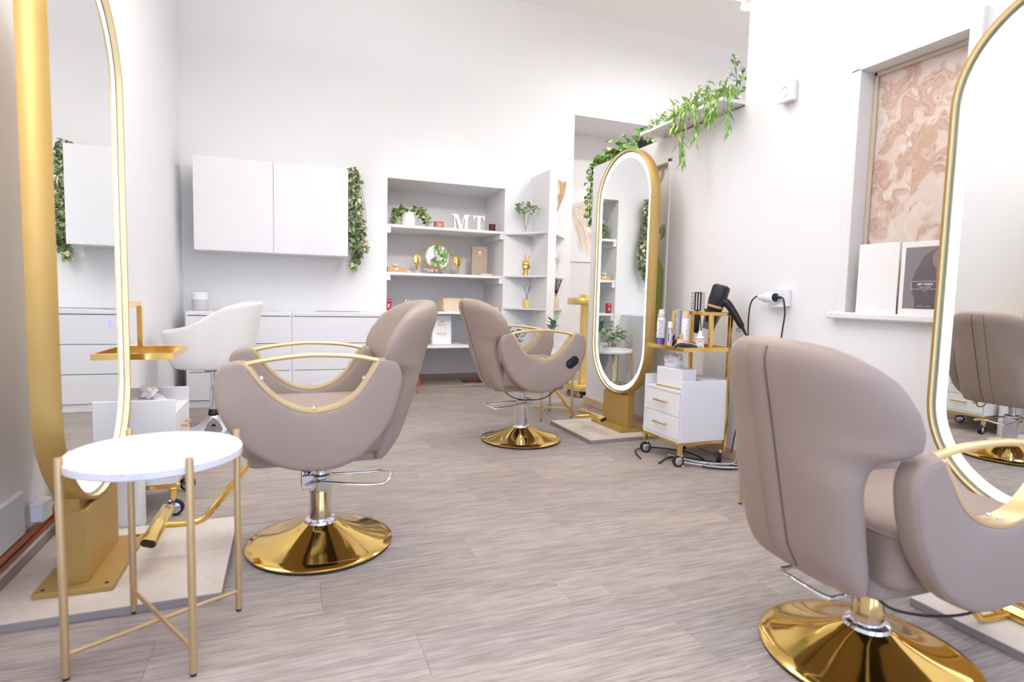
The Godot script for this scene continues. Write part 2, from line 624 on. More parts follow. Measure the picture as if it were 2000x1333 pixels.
func extr(st: SurfaceTool, poly: Array, z0: float, z1: float, bev := 0.0, xf := Transform3D(), steps := 3, smooth := true):
	var n := poly.size()
	var nor = []
	for i in n:
		var a: Vector2 = poly[(i - 1 + n) % n]
		var b: Vector2 = poly[i]
		var c: Vector2 = poly[(i + 1) % n]
		var d0 := (b - a).normalized()
		var d1 := (c - b).normalized()
		var m := (Vector2(d0.y, -d0.x) + Vector2(d1.y, -d1.x))
		m = m.normalized()
		nor.append(m / maxf(0.5, m.dot(Vector2(d1.y, -d1.x))))
	var rings = []
	var lay = []
	if bev <= 0.0: lay = [[0.0, z0], [0.0, z1]]
	else:
		for i in steps + 1:
			var a := PI / 2 * i / steps
			lay.append([bev * (1 - sin(a)), z0 + bev * (1 - cos(a))])
		for i in steps + 1:
			var a := PI / 2 * (steps - i) / steps
			lay.append([bev * (1 - sin(a)), z1 - bev * (1 - cos(a))])
	for l in lay:
		var ring = []
		for i in n:
			var p: Vector2 = poly[i] - nor[i] * l[0]
			ring.append(Vector3(p.x, p.y, l[1]))
		rings.append(ring)
	st.set_smooth_group(2 if smooth else -1)
	for k in rings.size() - 1:
		for i in n:
			var j := (i + 1) % n
			quad(st, xf * rings[k][i], xf * rings[k][j], xf * rings[k + 1][j], xf * rings[k + 1][i])
	if smooth and bev > 0.0: pass
	else: st.set_smooth_group(-1)
	for e in 2:
		var ring = rings[0] if e == 0 else rings[rings.size() - 1]
		var flat := PackedVector2Array()
		for v in ring: flat.append(Vector2(v.x, v.y))
		var ix := Geometry2D.triangulate_polygon(flat)
		for k in range(0, ix.size(), 3):
			var A = ring[ix[k]]
			var B = ring[ix[k + 1]]
			var C = ring[ix[k + 2]]
			var up: bool = (B - A).cross(C - A).z > 0
			if up == (e == 1): tri(st, xf * A, xf * B, xf * C)
			else: tri(st, xf * A, xf * C, xf * B)

func rrect(w: float, h: float, r: float, n := 5) -> Array:
	var out = []
	for k in 4:
		var c := Vector2([1, -1, -1, 1][k] * (w / 2 - r), [1, 1, -1, -1][k] * (h / 2 - r))
		for i in n + 1:
			var a := PI / 2 * (k + i / float(n))
			out.append(c + Vector2(cos(a), sin(a)) * r)
	return out

func pill(w: float, h: float, inset := 0.0, n := 20) -> Array:      # upright, centred
	return rrect(w - 2 * inset, h - 2 * inset, w / 2 - inset - 0.0005, n)

func ring_face(st: SurfaceTool, A: Array, B: Array, z: float, zb: float, xf := Transform3D()):
	st.set_smooth_group(3)
	for i in A.size():
		var j := (i + 1) % A.size()
		quad(st, xf * Vector3(A[i].x, A[i].y, z), xf * Vector3(A[j].x, A[j].y, z), xf * Vector3(B[j].x, B[j].y, zb), xf * Vector3(B[i].x, B[i].y, zb))

func panel_uv(w: float, h: float) -> ArrayMesh:     # flat print in the xy plane facing +z with its own uv
	var st := S()
	var p = [[-0.5, -0.5, 0, 1], [0.5, -0.5, 1, 1], [0.5, 0.5, 1, 0], [-0.5, 0.5, 0, 0]]
	for i in [0, 2, 1, 0, 3, 2]:
		st.set_normal(Vector3(0, 0, 1))
		st.set_uv(Vector2(p[i][2], p[i][3]))
		st.add_vertex(Vector3(p[i][0] * w, p[i][1] * h, 0))
	st.generate_tangents()
	return st.commit()

func leaf_mesh(l: float, w: float, fold := 0.25, droop := 0.25) -> ArrayMesh:   # stands along +x, folded along its spine
	var st := S()
	st.set_smooth_group(1)
	var rows = [[0.0, 0.05], [0.22, 0.75], [0.5, 1.0], [0.8, 0.55], [1.0, 0.0]]
	var L = []
	for r in rows:
		var x = l * r[0]
		var y = -droop * l * r[0] * r[0]
		var hw = w * 0.5 * r[1]
		L.append([Vector3(x, y + hw * fold, hw), Vector3(x, y, 0), Vector3(x, y + hw * fold, -hw)])
	for i in 4:
		quad(st, L[i][0], L[i + 1][0], L[i + 1][1], L[i][1])
		quad(st, L[i][1], L[i + 1][1], L[i + 1][2], L[i][2])
	return fin(st)

func round_leaf(r: float) -> ArrayMesh:
	var st := S()
	st.set_smooth_group(1)
	for k in 9:
		var a := TAU * k / 9
		var b := TAU * (k + 1) / 9
		var pa := Vector3(r + r * cos(a), 0.12 * r * cos(a) * cos(a), r * 0.9 * sin(a))
		var pb := Vector3(r + r * cos(b), 0.12 * r * cos(b) * cos(b), r * 0.9 * sin(b))
		tri(st, Vector3(r, 0, 0), pa, pb)
	return fin(st)

func rand_basis(up_bias := 0.0) -> Basis:
	var yaw := rng.randf_range(0, TAU)
	var pitch := rng.randf_range(-0.9, 0.9) + up_bias
	return Basis(Vector3.UP, yaw) * Basis(Vector3.BACK, pitch) * Basis(Vector3.RIGHT, rng.randf_range(-0.7, 0.7))

func leaf_part(parent, mesh, m, at: Vector3, basis: Basis, sc := 1.0):
	var o := MeshInstance3D.new()
	o.name = "leaf"
	o.mesh = mesh
	o.material_override = m
	parent.add_child(o, true)
	o.transform = Transform3D(basis.scaled(Vector3.ONE * sc), at)
	return o


# ==================================================================== room shell
func wall_box(st, x0, x1, y0, y1, z0, z1):
	bx2(st, Vector3(x0, y0, z0), Vector3(x1, y1, z1))

func room():
	var st
	# floor: sub-floor plus vinyl planks
	var fl = struct_node("floor")
	st = S()
	wall_box(st, -1.05, 6.0, -0.15, -0.006, -6.75, 1.75)
	part(fl, "subfloor", st, M.dark_gap)
	var lens_ = [1.22, 0.61, 0.84, 0.4]
	var meshes = {}
	var row := 0
	var z := -6.62
	var count := 0
	while z < 1.5:
		var x = -0.87 - [0.0, 0.45, 0.9, 0.25, 0.7][row % 5]
		while x < 5.8:
			var x0 := maxf(x, -0.87)
			var x1 := minf(x + 1.22, 5.8)
			if x1 - x0 > 0.02 and (x0 < 2.62 or z < -2.7):
				var key := "%.2f_%d" % [x1 - x0, count % 4]
				if not meshes.has(key): meshes[key] = plank_mesh(x1 - x0, 0.2, count % 4)
				var o = part(fl, "plank", meshes[key], M["vinyl_plank_%d" % ((row * 3 + count * 2 + count / 3) % 5)])
				o.position = Vector3((x0 + x1) / 2, 0, z + 0.1)
			count += 1
			x += 1.22
		z += 0.2
		row += 1
	# walls
	st = S()
	wall_box(st, -1.05, -0.87, 0, 3.86, -6.75, 1.75)
	struct("wall_left", st, M.wall_paint)
	st = S()
	wall_box(st, -0.87, 0.945, 0, 3.86, -6.75, -5.95)
	wall_box(st, 0.945, 2.2, 2.145, 3.86, -6.75, -5.95)
	wall_box(st, 2.2, 3.01, 0, 3.86, -6.75, -5.95)
	wall_box(st, 3.01, 5.8, 3.03, 3.86, -6.75, -5.95)
	wall_box(st, 4.2, 5.8, 0, 3.03, -6.75, -5.95)
	wall_box(st, 2.52, 2.61, 0, 2.3, -5.95, -5.5)
	struct("wall_back", st, M.wall_paint)
	st = S()
	wall_box(st, 0.945, 2.2, 0, 2.145, -6.75, -6.62)
	wall_box(st, 3.01, 4.2, 0, 3.03, -6.75, -6.65)
	struct("wall_niche", st, M.niche_lit_paint)
	st = S()
	# right wall with the marbled window; lower partition with the leaf window
	var zw0 := -2.095
	var zw1 := -1.61
	wall_box(st, 2.62, 2.78, 0, 0.95, zw0, zw1)
	wall_box(st, 2.62, 2.78, 2.13, 3.86, zw0, zw1)
	wall_box(st, 2.62, 2.78, 0, 3.86, -2.89, zw0)
	wall_box(st, 2.62, 2.78, 0, 3.86, zw1, 1.75)
	wall_box(st, 2.62, 2.78, 0, 2.19, -3.63, -2.89)
	wall_box(st, 2.62, 2.78, 0, 2.19, -4.77, -4.25)
	wall_box(st, 2.62, 2.78, 0, 0.75, -4.25, -3.63)
	wall_box(st, 2.62, 2.78, 2.0, 2.19, -4.25, -3.63)
	wall_box(st, 2.66, 2.78, 0.75, 2.0, -4.25, -3.63)
	wall_box(st, 2.71, 2.78, 0.95, 2.13, zw0, zw1)
	struct("wall_right", st, M.wall_paint)
	st = S()
	wall_box(st, 5.8, 6.0, 0, 3.86, -6.75, -2.6)
	wall_box(st, 2.78, 5.8, 0, 3.86, -2.8, -2.6)
	struct("wall_side_room", st, M.wall_paint)
	# front wall behind the camera with two tall windows
	var zf := 1.5
	st = S()
	wall_box(st, -0.87, -0.82, 0, 3.86, zf, zf + 0.25)
	wall_box(st, 0.8, 1.0, 0, 3.86, zf, zf + 0.25)
	wall_box(st, 2.57, 2.62, 0, 3.86, zf, zf + 0.25)
	for r in [[-0.82, 0.8], [1.0, 2.57]]:
		wall_box(st, r[0], r[1], 0, 0.4, zf, zf + 0.25)
		wall_box(st, r[0], r[1], 2.95, 3.86, zf, zf + 0.25)
	struct("wall_front", st, M.wall_paint)
	var wn := 1
	for r in [[-0.82, 0.8], [1.0, 2.57]]:
		var w = struct_node("window_%d" % wn, Vector3((r[0] + r[1]) / 2, 0.4, zf + 0.12))
		wn += 1
		st = S()
		var hw: float = (r[1] - r[0]) / 2
		wall_box(st, -hw, hw, 0, 0.07, -0.04, 0.04)
		wall_box(st, -hw, hw, 2.48, 2.55, -0.04, 0.04)
		wall_box(st, -hw, hw, 1.7, 1.76, -0.035, 0.035)
		for s in [-hw, hw - 0.07, -0.035]: wall_box(st, s, s + 0.07, 0.07, 2.48, -0.04, 0.04)
		part(w, "window_frame", st, M.white_lacquer)
		for q in [[-hw + 0.07, -0.035], [0.035, hw - 0.07]]:
			for v in [[0.07, 1.7], [1.76, 2.48]]:
				st = S()
				wall_box(st, q[0], q[1], v[0], v[1], -0.003, 0.003)
				part(w, "pane", st, M.pane_glass)
	# ceiling and its cove along the back wall
	st = S()
	wall_box(st, -1.05, 6.0, 3.82, 4.0, -6.75, 1.75)
	struct("ceiling", st, M.ceiling_paint)
	st = S()
	st.set_smooth_group(1)
	for k in 16:
		var e = []
		for q in 2:
			var ca := PI / 2 * (k + q) / 16
			e.append(Vector2(0.55 - 0.55 * sin(ca), 3.27 + 0.55 * cos(ca)))
		for x in [[-0.87, 2.52], [2.52, 5.8]]:
			quad(st, Vector3(x[0], e[1].y, -5.949 + e[1].x), Vector3(x[1], e[1].y, -5.949 + e[1].x), Vector3(x[1], e[0].y, -5.949 + e[0].x), Vector3(x[0], e[0].y, -5.949 + e[0].x))
	struct("trim_1", st, M.wall_paint)
	# marbled window in the right wall
	var mw = struct_node("window_3", Vector3(2.62, 0, 0))
	st = S()
	bx2(st, Vector3(-0.03, 0.945, zw0 - 0.045), Vector3(0.075, 2.135, zw0 + 0.004), 0.002)
	bx2(st, Vector3(-0.03, 0.945, zw1 - 0.004), Vector3(0.075, 2.20, zw1 + 0.045), 0.002)
	bx2(st, Vector3(-0.03, 2.126, zw0 - 0.045), Vector3(0.0755, 2.175, zw1), 0.002)
	part(mw, "window_frame", st, M.white_paint)
	st = S()
	bx2(st, Vector3(-0.05, 0.925, zw0 - 0.09), Vector3(0.085, 0.957, zw1 + 0.09), 0.006)
	part(mw, "window_sill", st, M.white_paint)
	st = S()
	bx2(st, Vector3(0.06, 0.958, zw0 + 0.005), Vector3(0.0745, 2.125, zw0 + 0.024), 0.003)
	bx2(st, Vector3(0.06, 2.106, zw0 + 0.006), Vector3(0.0746, 2.125, zw1 - 0.006), 0.003)
	part(mw, "beading", st, M.ivory_panel)
	var o = part(mw, "wallpaper", panel_uv(zw1 - zw0, 1.18), M.marbled_wallpaper, "beige and pink marbled wallpaper")
	o.transform = Transform3D(Basis(Vector3.UP, -PI / 2), Vector3(0.0765, 1.54, (zw0 + zw1) / 2))
	st = S()
	wall_box(st, 0.0775, 0.089, 0.951, 2.129, zw0 + 0.001, zw1 - 0.001)
	part(mw, "backing", st, M.ivory_panel)
	# leaf window in the partition
	var lw = struct_node("window_4", Vector3(2.62, 0, 0))
	st = S()
	bx2(st, Vector3(-0.012, 0.75, -3.63), Vector3(0.02, 2.03, -3.6), 0.004)
	bx2(st, Vector3(-0.012, 0.75, -4.28), Vector3(0.02, 2.03, -4.25), 0.004)
	bx2(st, Vector3(-0.012, 2.0, -4.28), Vector3(0.02, 2.03, -3.6), 0.004)
	bx2(st, Vector3(-0.012, 0.72, -4.28), Vector3(0.02, 0.75, -3.6), 0.004)
	part(lw, "window_frame", st, M.white_paint)
	o = part(lw, "wallpaper", panel_uv(0.62, 1.25), M.leaf_wallpaper, "leaf print wallpaper in green and blue")
	o.transform = Transform3D(Basis(Vector3.UP, -PI / 2), Vector3(0.038, 1.375, -3.94))
	# skirtings
	st = S()
	bx2(st, Vector3(2.6, 0, -4.77), Vector3(2.62, 0.075, 1.5), 0.004)
	bx2(st, Vector3(2.6, 0, -4.79), Vector3(2.78, 0.075, -4.77), 0.004)
	struct("baseboard_right", st, M.beige_skirting)
	st = S()
	bx2(st, Vector3(-0.87, 0, -5.95), Vector3(-0.85, 0.055, 1.5), 0.003)
	struct("baseboard_left", st, M.taupe_skirting)
	st = S()
	bx2(st, Vector3(0.945, 0, -6.62), Vector3(2.2, 0.06, -6.6), 0.003)
	bx2(st, Vector3(2.2, 0, -5.95), Vector3(2.52, 0.06, -5.935), 0.003)
	bx2(st, Vector3(2.61, 0, -5.95), Vector3(3.01, 0.06, -5.935), 0.003)
	bx2(st, Vector3(0.945, 0.0, -6.06), Vector3(2.2, 0.012, -5.98), 0.003)
	struct("baseboard_back", st, M.taupe_skirting)
	# boxed ledge and pipes along the left wall
	st = S()
	bx2(st, Vector3(-0.87, 0.13, -2.43), Vector3(-0.852, 0.285, 1.5), 0.004)
	struct("trim_2", st, M.white_paint)
	st = S()
	bx2(st, Vector3(-0.87, 0.055, -3.3), Vector3(-0.853, 0.075, 1.5), 0.003)
	struct("trim_3", st, M.white_paint)
	for k in 2:
		var t = thing("heating_pipe", ["upper copper-brown heating pipe along the left wall", "lower copper-brown heating pipe along the left wall"][k], "pipe", Vector3(-0.853, 0.118 - k * 0.027, 0), 0, "pipes along the left wall")
		st = S()
		tube(st, [Vector3(0, 0, -3.3), Vector3(0, 0, 1.5)], 0.011, 10)
		part(t, "pipe", st, M.copper_pipe)
		for q in [-2.9, -1.9, -0.4, 1.2]:
			st = S()
			bx(st, Vector3(-0.006, 0, q), Vector3(0.012, 0.024, 0.02), 0.003)
			part(t, "bracket", st, M.white_paint)

func plank_mesh(l: float, w: float, v: int) -> ArrayMesh:
	var st := S()
	var hl := l / 2 - 0.0003
	var hw := w / 2 - 0.0003
	var b := 0.001
	var top = [Vector3(-hl + b, 0, hw - b), Vector3(hl - b, 0, hw - b), Vector3(hl - b, 0, -hw + b), Vector3(-hl + b, 0, -hw + b)]
	var rim = [Vector3(-hl, -0.0006, hw), Vector3(hl, -0.0006, hw), Vector3(hl, -0.0006, -hw), Vector3(-hl, -0.0006, -hw)]
	var bot = []
	for p in rim: bot.append(p + Vector3(0, -0.006, 0))
	var put = func(p):
		st.set_uv(Vector2(p.x / 1.25 + 0.5 + v * 0.29, p.z / 0.42 + v * 0.37))
		st.add_vertex(p)
	var q4 = func(a, b_, c, d):
		for p in [a, c, b_, a, d, c]: put.call(p)
	st.set_smooth_group(-1)
	q4.call(top[0], top[1], top[2], top[3])
	for i in 4:
		var j := (i + 1) % 4
		q4.call(rim[i], rim[j], top[j], top[i])
		q4.call(bot[i], bot[j], rim[j], rim[i])
	st.generate_normals()
	st.generate_tangents()
	st.index()
	return st.commit()


# ==================================================================== furniture
func furniture():
	# stone slabs under the mirrors
	slab("pale stone slab under the left floor mirror", Vector3(-0.85, 0, -2.67), Vector3(-0.2, 0.028, -1.995))
	slab("pale stone slab under the middle floor mirror by the trolley", Vector3(1.925, 0, -4.06), Vector3(2.598, 0.028, -3.42))
	slab("pale stone slab under the right floor mirror, partly behind the near chair", Vector3(1.935, 0, -1.245), Vector3(2.598, 0.028, -0.6))
	# mirrors
	var m = floor_mirror()
	m.position = Vector3(-0.627, 0.028, -2.33)
	m.rotation.y = -0.0175
	copy(m, "tall gold pill-shaped lit floor mirror beside the white trolley, facing left", Vector3(2.345, 0.028, -3.755), PI + 0.016)
	copy(m, "tall gold pill-shaped lit floor mirror cut off by the right edge of the photo", Vector3(2.333, 0.028, -1.11), PI)
	# chairs
	var c = salon_chair()
	c.position = Vector3(1.515, 0, -3.67)
	copy(c, "taupe leather salon chair with gold base facing the left mirror, seen side-on", Vector3(0.12, 0, -2.345), PI)
	copy(c, "taupe leather salon chair seen from behind at the right, nearest to the camera", Vector3(1.528, 0, -1.095), -0.07)
	for p in get_child(get_child_count() - 1).get_children():      # this chair is pumped down and its back is set upright
		if String(p.name).rstrip("0123456789") in ["seat", "seat_base", "mounting_plate", "armrest", "footrest", "backrest", "recline_piston", "cable"]:
			p.position += Vector3(0.04, -0.1, 0)
		if p.name == "backrest":
			var piv := Vector3(-0.2, 0.45, 0)
			p.transform = Transform3D(Basis(), piv + Vector3(-0.028, -0.08, 0)) * Transform3D(Basis(Vector3.BACK, -0.1), Vector3.ZERO) * Transform3D(Basis(), -piv)
	# side tables
	var t = side_table()
	t.position = Vector3(-0.336, 0, -1.808)
	t.rotation.y = -0.28
	copy(t, "round white side table with gold legs behind the middle salon chair", Vector3(2.02, 0, -4.366), 0.19)
	copy(t, "gold-legged round side table hidden behind the near right chair", Vector3(2.24, 0, -2.03), 0.017)
	# trolleys
	var k = trolley()
	k.position = Vector3(2.338, 0, -2.972)
	copy(k, "white two-drawer trolley with gold frame behind the left floor mirror", Vector3(-0.62, 0, -3.01), PI)
	dressers()
	wall_cabinets()
	shelves()
	white_stool()
	gold_stand()

func slab(label, a, b):
	var t = thing("stone_slab", label, "slab", Vector3((a.x + b.x) / 2, 0, (a.z + b.z) / 2), 0, "stone slabs under the mirrors")
	var s = b - a
	var st = S()
	bx(st, Vector3(0, 0.013, 0), Vector3(s.x, 0.026, s.z), 0.002)
	part(t, "slab_core", st, M.slab_edge)
	st = S()
	bx(st, Vector3(0, 0.0265, 0), Vector3(s.x - 0.002, 0.003, s.z - 0.002), 0.001)
	part(t, "glazed_face", st, M.slab_stone)

func floor_mirror():
	var t = thing("floor_mirror", "tall gold pill-shaped lit floor mirror at the left edge by the round table", "mirror", Vector3.ZERO, 0, "lit floor mirrors")
	var W := 0.73
	var H := 1.8
	var cy := 0.255 + H / 2
	var xf := Transform3D(ZY, Vector3(0, cy, 0))
	var st = S()
	# outer band with front lip
	ring_face(st, pill(W, H), pill(W, H), -0.034, 0.036, xf)
	ring_face(st, pill(W, H), pill(W, H, 0.011), 0.036, 0.0362, xf)
	part(t, "frame", st, M.gold_satin)
	st = S()
	ring_face(st, pill(W, H, 0.011), pill(W, H, 0.0114), 0.0362, 0.016, xf)
	part(t, "inner_rim", st, M.gold_lit)
	st = S()
	extr(st, pill(W, H, 0.001), -0.036, -0.033, 0.0, xf)
	part(t, "back_panel", st, M.gold_satin)
	st = S()
	extr(st, pill(W, H, 0.0112), -0.03, 0.016, 0.0, xf)
	part(t, "mirror_glass", st, M.mirror_glass)
	st = S()
	ring_face(st, pill(W, H, 0.0116), pill(W, H, 0.019), 0.0166, 0.0166, xf)
	part(t, "glass_edge", st, M.strip_green)
	st = S()
	ring_face(st, pill(W, H, 0.024), pill(W, H, 0.058), 0.0166, 0.0166, xf)
	part(t, "led_band", st, M.led_white, "white glowing light band round the mirror")
	st = S()
	lathe(st, [Vector2(0.011, 0), Vector2(0.014, 0)], 16, Transform3D(Basis(Vector3.BACK, -PI / 2), Vector3(0.0168, 0.83, -0.19)))
	part(t, "led_switch", st, M.led_blue, "small blue touch switch")
	st = S()
	bx2(st, Vector3(-0.03, 0.016, -0.17), Vector3(0.03, 0.258, 0.17), 0.003)
	bx2(st, Vector3(-0.032, 0.25, -0.168), Vector3(0.012, 0.36, 0.168), 0.002)
	bx2(st, Vector3(-0.034, 0.3, -0.16), Vector3(-0.03, 1.2, 0.16), 0.002)
	part(t, "pedestal", st, M.gold_satin)
	st = S()
	bx2(st, Vector3(-0.108, 0, -0.212), Vector3(0.108, 0.018, 0.212), 0.002)
	var b = part(t, "base_plate", st, M.gold_satin)
	for s in [[0.085, -0.19], [0.085, 0.19], [-0.085, -0.19], [-0.085, 0.19]]:
		st = S()
		lathe(st, [Vector2(0.006, 0.018), Vector2(0.005, 0.0205), Vector2(0, 0.0205)], 8, Transform3D(Basis(), Vector3(s[0], 0, s[1])))
		part(b, "screw", st, M.black_plastic)
	# the light given off by the band: two tall soft lights just in front of its sides
	for s in [-1, 1]:
		var l := AreaLight3D.new()
		l.name = "band_light"
		l.area_size = Vector2(0.03, 1.2)
		l.area_normalize_energy = true
		l.light_energy = 0.05
		l.light_color = Color(0.95, 0.97, 1.0)
		l.area_range = 10.0
		l.shadow_enabled = true
		t.add_child(l, true)
		l.position = Vector3(0.038, cy, s * (W / 2 - 0.041))
		l.rotation = Vector3(0, -PI / 2, 0)
	return t

func salon_chair():
	var t = thing("salon_chair", "taupe leather salon chair with gold base facing the middle mirror by the trolley", "chair", Vector3.ZERO, 0, "taupe salon chairs")
	var st = S()
	lathe(st, [Vector2(0.0, 0.001), Vector2(0.272, 0.001), Vector2(0.274, 0.006), Vector2(0.272, 0.009)], 64)
	part(t, "rubber_ring", st, M.black_rubber)
	st = S()
	lathe(st, [Vector2(0.27, 0.008), Vector2(0.276, 0.011), Vector2(0.277, 0.016), Vector2(0.27, 0.021), Vector2(0.24, 0.027), Vector2(0.2, 0.036), Vector2(0.16, 0.048), Vector2(0.12, 0.064), Vector2(0.09, 0.079), Vector2(0.068, 0.092), Vector2(0.05, 0.1)], 72)
	part(t, "base", st, M.gold_polished, "polished gold trumpet base")
	st = S()
	lathe(st, [Vector2(0.04, 0.085), Vector2(0.058, 0.088), Vector2(0.062, 0.094), Vector2(0.058, 0.104), Vector2(0.046, 0.108), Vector2(0.04, 0.108)], 40)
	part(t, "collar", st, M.chrome)
	st = S()
	lathe(st, [Vector2(0.0415, 0.1), Vector2(0.0415, 0.215), Vector2(0.0425, 0.217), Vector2(0.0425, 0.282), Vector2(0.038, 0.288), Vector2(0.0, 0.288)], 40)
	part(t, "column", st, M.chrome)
	st = S()
	lathe(st, [Vector2(0.021, 0.28), Vector2(0.021, 0.4)], 24)
	part(t, "piston", st, M.chrome)
	st = S()
	bx(st, Vector3(0.05, 0.262, 0.03), Vector3(0.045, 0.055, 0.006), 0.003)
	bx(st, Vector3(0.05, 0.262, -0.03), Vector3(0.045, 0.055, 0.006), 0.003)
	bx(st, Vector3(0.064, 0.255, 0), Vector3(0.008, 0.05, 0.06), 0.003)
	part(t, "pedal_bracket", st, M.chrome)
	st = S()
	tube(st, curve([Vector3(0.058, 0.252, 0.036), Vector3(0.0, 0.262, 0.05), Vector3(-0.12, 0.252, 0.075), Vector3(-0.215, 0.246, 0.085), Vector3(-0.252, 0.254, 0.07), Vector3(-0.275, 0.266, 0.0), Vector3(-0.252, 0.254, -0.07), Vector3(-0.215, 0.246, -0.085), Vector3(-0.12, 0.252, -0.075), Vector3(0.0, 0.262, -0.05), Vector3(0.058, 0.252, -0.036)], 6), 0.0065, 8)
	part(t, "pump_pedal", st, M.chrome)
	# footrest
	st = S()
	tube(st, curve([Vector3(0.16, 0.43, 0), Vector3(0.245, 0.355, 0), Vector3(0.32, 0.262, 0), Vector3(0.395, 0.165, 0), Vector3(0.425, 0.143, 0), Vector3(0.47, 0.138, 0), Vector3(0.55, 0.142, 0)], 5), 0.0115, 12)
	var fr = part(t, "footrest", st, M.gold_polished)
	st = S()
	extr(st, rrect(0.052, 0.03, 0.0148, 6), -0.17, 0.17, 0.001, Transform3D(Basis(Vector3.BACK, 0.35), Vector3(0.555, 0.145, 0)))
	part(fr, "foot_bar", st, M.gold_polished)
	for s in [-1, 1]:
		st = S()
		extr(st, rrect(0.046, 0.024, 0.0118, 6), s * 0.171 - 0.0006, s * 0.171 + 0.0006, 0.0, Transform3D(Basis(Vector3.BACK, 0.35), Vector3(0.555, 0.145, 0)))
		part(fr, "end_cap", st, M.black_rubber)
	# seat
	st = S()
	extr(st, rrect(0.49, 0.425, 0.05), 0.405, 0.575, 0.035, Transform3D(XZ, Vector3(0.03, 0, 0)), 5)
	var seat = part(t, "seat", st, M.leather)
	st = S()
	tube(st, tr3(rrect(0.487, 0.422, 0.05), 0.03, 0.545), 0.003, 6, true)
	part(seat, "piping", st, M.leather)
	st = S()
	extr(st, rrect(0.47, 0.33, 0.04), 0.366, 0.425, 0.012, Transform3D(XZ, Vector3(0.02, 0, 0)), 3)
	part(t, "seat_base", st, M.leather)
	st = S()
	bx(st, Vector3(0, 0.362, 0), Vector3(0.2, 0.012, 0.2), 0.004)
	part(t, "mounting_plate", st, M.black_plastic)
	# arms
	var raw = [[0.285, 0.761], [0.322, 0.747], [0.339, 0.714], [0.34, 0.639], [0.324, 0.578], [0.291, 0.515], [0.244, 0.462], [0.174, 0.413], [0.102, 0.384], [0.02, 0.374], [-0.057, 0.383], [-0.136, 0.424], [-0.192, 0.483], [-0.232, 0.547], [-0.256, 0.613], [-0.268, 0.68], [-0.264, 0.721], [-0.247, 0.751], [-0.218, 0.764], [-0.187, 0.762], [-0.17, 0.738], [-0.148, 0.697], [-0.118, 0.652], [-0.078, 0.617], [-0.026, 0.593], [0.034, 0.584], [0.093, 0.597], [0.144, 0.627], [0.186, 0.667], [0.219, 0.71], [0.24, 0.745], [0.262, 0.762]]
	var pts = []
	for p in raw: pts.append(Vector2(p[0], p[1]))
	pts.reverse()
	var outline = curve(pts, 3, true)
	for s in [-1, 1]:
		var z0: float = 0.218 if s > 0 else -0.286
		st = S()
		extr(st, outline, z0, z0 + 0.068, 0.02, Transform3D(), 4)
		var arm = part(t, "armrest", st, M.leather)
		st = S()
		tube(st, tr2(inset(outline, 0.011), z0 + (0.0635 if s > 0 else 0.0045)), 0.003, 6, true)
		part(arm, "piping", st, M.leather)
		# gold lining of the cut-out
		var inner = []
		for p in [[-0.179, 0.758], [-0.166, 0.738], [-0.144, 0.7], [-0.114, 0.655], [-0.076, 0.622], [-0.026, 0.599], [0.034, 0.59], [0.091, 0.603], [0.141, 0.632], [0.182, 0.671], [0.214, 0.713], [0.236, 0.746], [0.256, 0.762]]: inner.append(Vector2(p[0], p[1]))
		inner = curve(inner, 4)
		st = S()
		strip(st, inner, z0 + 0.006, z0 + 0.062, 0.009)
		var lin = part(arm, "gold_lining", st, M.gold_rail)
		var rail = []
		for p in [[0.262, 0.748], [0.192, 0.763], [0.121, 0.773], [0.049, 0.779], [-0.026, 0.778], [-0.103, 0.772], [-0.184, 0.757]]: rail.append(Vector3(p[0], p[1], z0 + 0.034))
		st = S()
		tube(st, curve(rail, 5), 0.0155, 10, false, 0.55, Vector3.UP)
		part(arm, "gold_rail", st, M.gold_rail)
		for q in [[0.2, 0.7, 0.85], [0.034, 0.594, 0.0], [-0.135, 0.692, -0.95]]:
			for e in [-0.012, 0.012]:
				st = S()
				lathe(st, [Vector2(0.0075, 0), Vector2(0.007, 0.004), Vector2(0.003, 0.0055), Vector2(0, 0.0055)], 10, Transform3D(Basis(Vector3.BACK, q[2]), Vector3(q[0], q[1] + 0.002, z0 + 0.034 + e)))
				part(arm, "bolt", st, M.chrome)
		if s > 0:
			st = S()
			var rot := Basis(Vector3.BACK, 0.62)
			extr(st, rrect(0.098, 0.062, 0.0305, 8), 0.285, 0.292, 0.002, Transform3D(rot, Vector3(0.235, 0.572, 0)))
			var rec = part(arm, "recline_lever", st, M.black_plastic, "black recline lever in an oval plate")
			st = S()
			bx(st, rot * Vector3(-0.01, 0, 0) + Vector3(0.235, 0.572, 0.294), Vector3(0.058, 0.018, 0.008), 0.003, rot)
			bx(st, rot * Vector3(0.008, 0, 0) + Vector3(0.235, 0.572, 0.294), Vector3(0.02, 0.042, 0.008), 0.003, rot)
			part(rec, "handle", st, M.brush_black)
	# backrest
	var bk = part(t, "backrest", backrest_mesh(), M.leather)
	st = S()
	var prof = []
	var q0 := 0.39
	while q0 < 0.962:
		prof.append(q0)
		q0 += 0.02
	st.set_smooth_group(1)
	for i in prof.size() - 1:
		var pa = []
		for y in [prof[i], prof[i + 1]]:
			for z in [-0.036, -0.034, 0.026, 0.028]: pa.append(Vector3(back_x(y, z, -1) - (0.0035 if absf(z + 0.004) < 0.031 else -0.001), y, z))
		for j in 3: quad(st, pa[j], pa[j + 1], pa[4 + j + 1], pa[4 + j])
	part(bk, "centre_band", st, M.leather)
	st = S()
	var seam = []
	for y in prof: seam.append(Vector3(back_x(y, 0.031, -1) - 0.0004, y, 0.031))
	tube(st, seam, 0.0022, 6)
	part(bk, "seam", st, M.leather_seam)
	seam = []
	for y in prof: seam.append(Vector3(back_x(y, -0.037, -1) + 0.0002, y, -0.037))
	st = S()
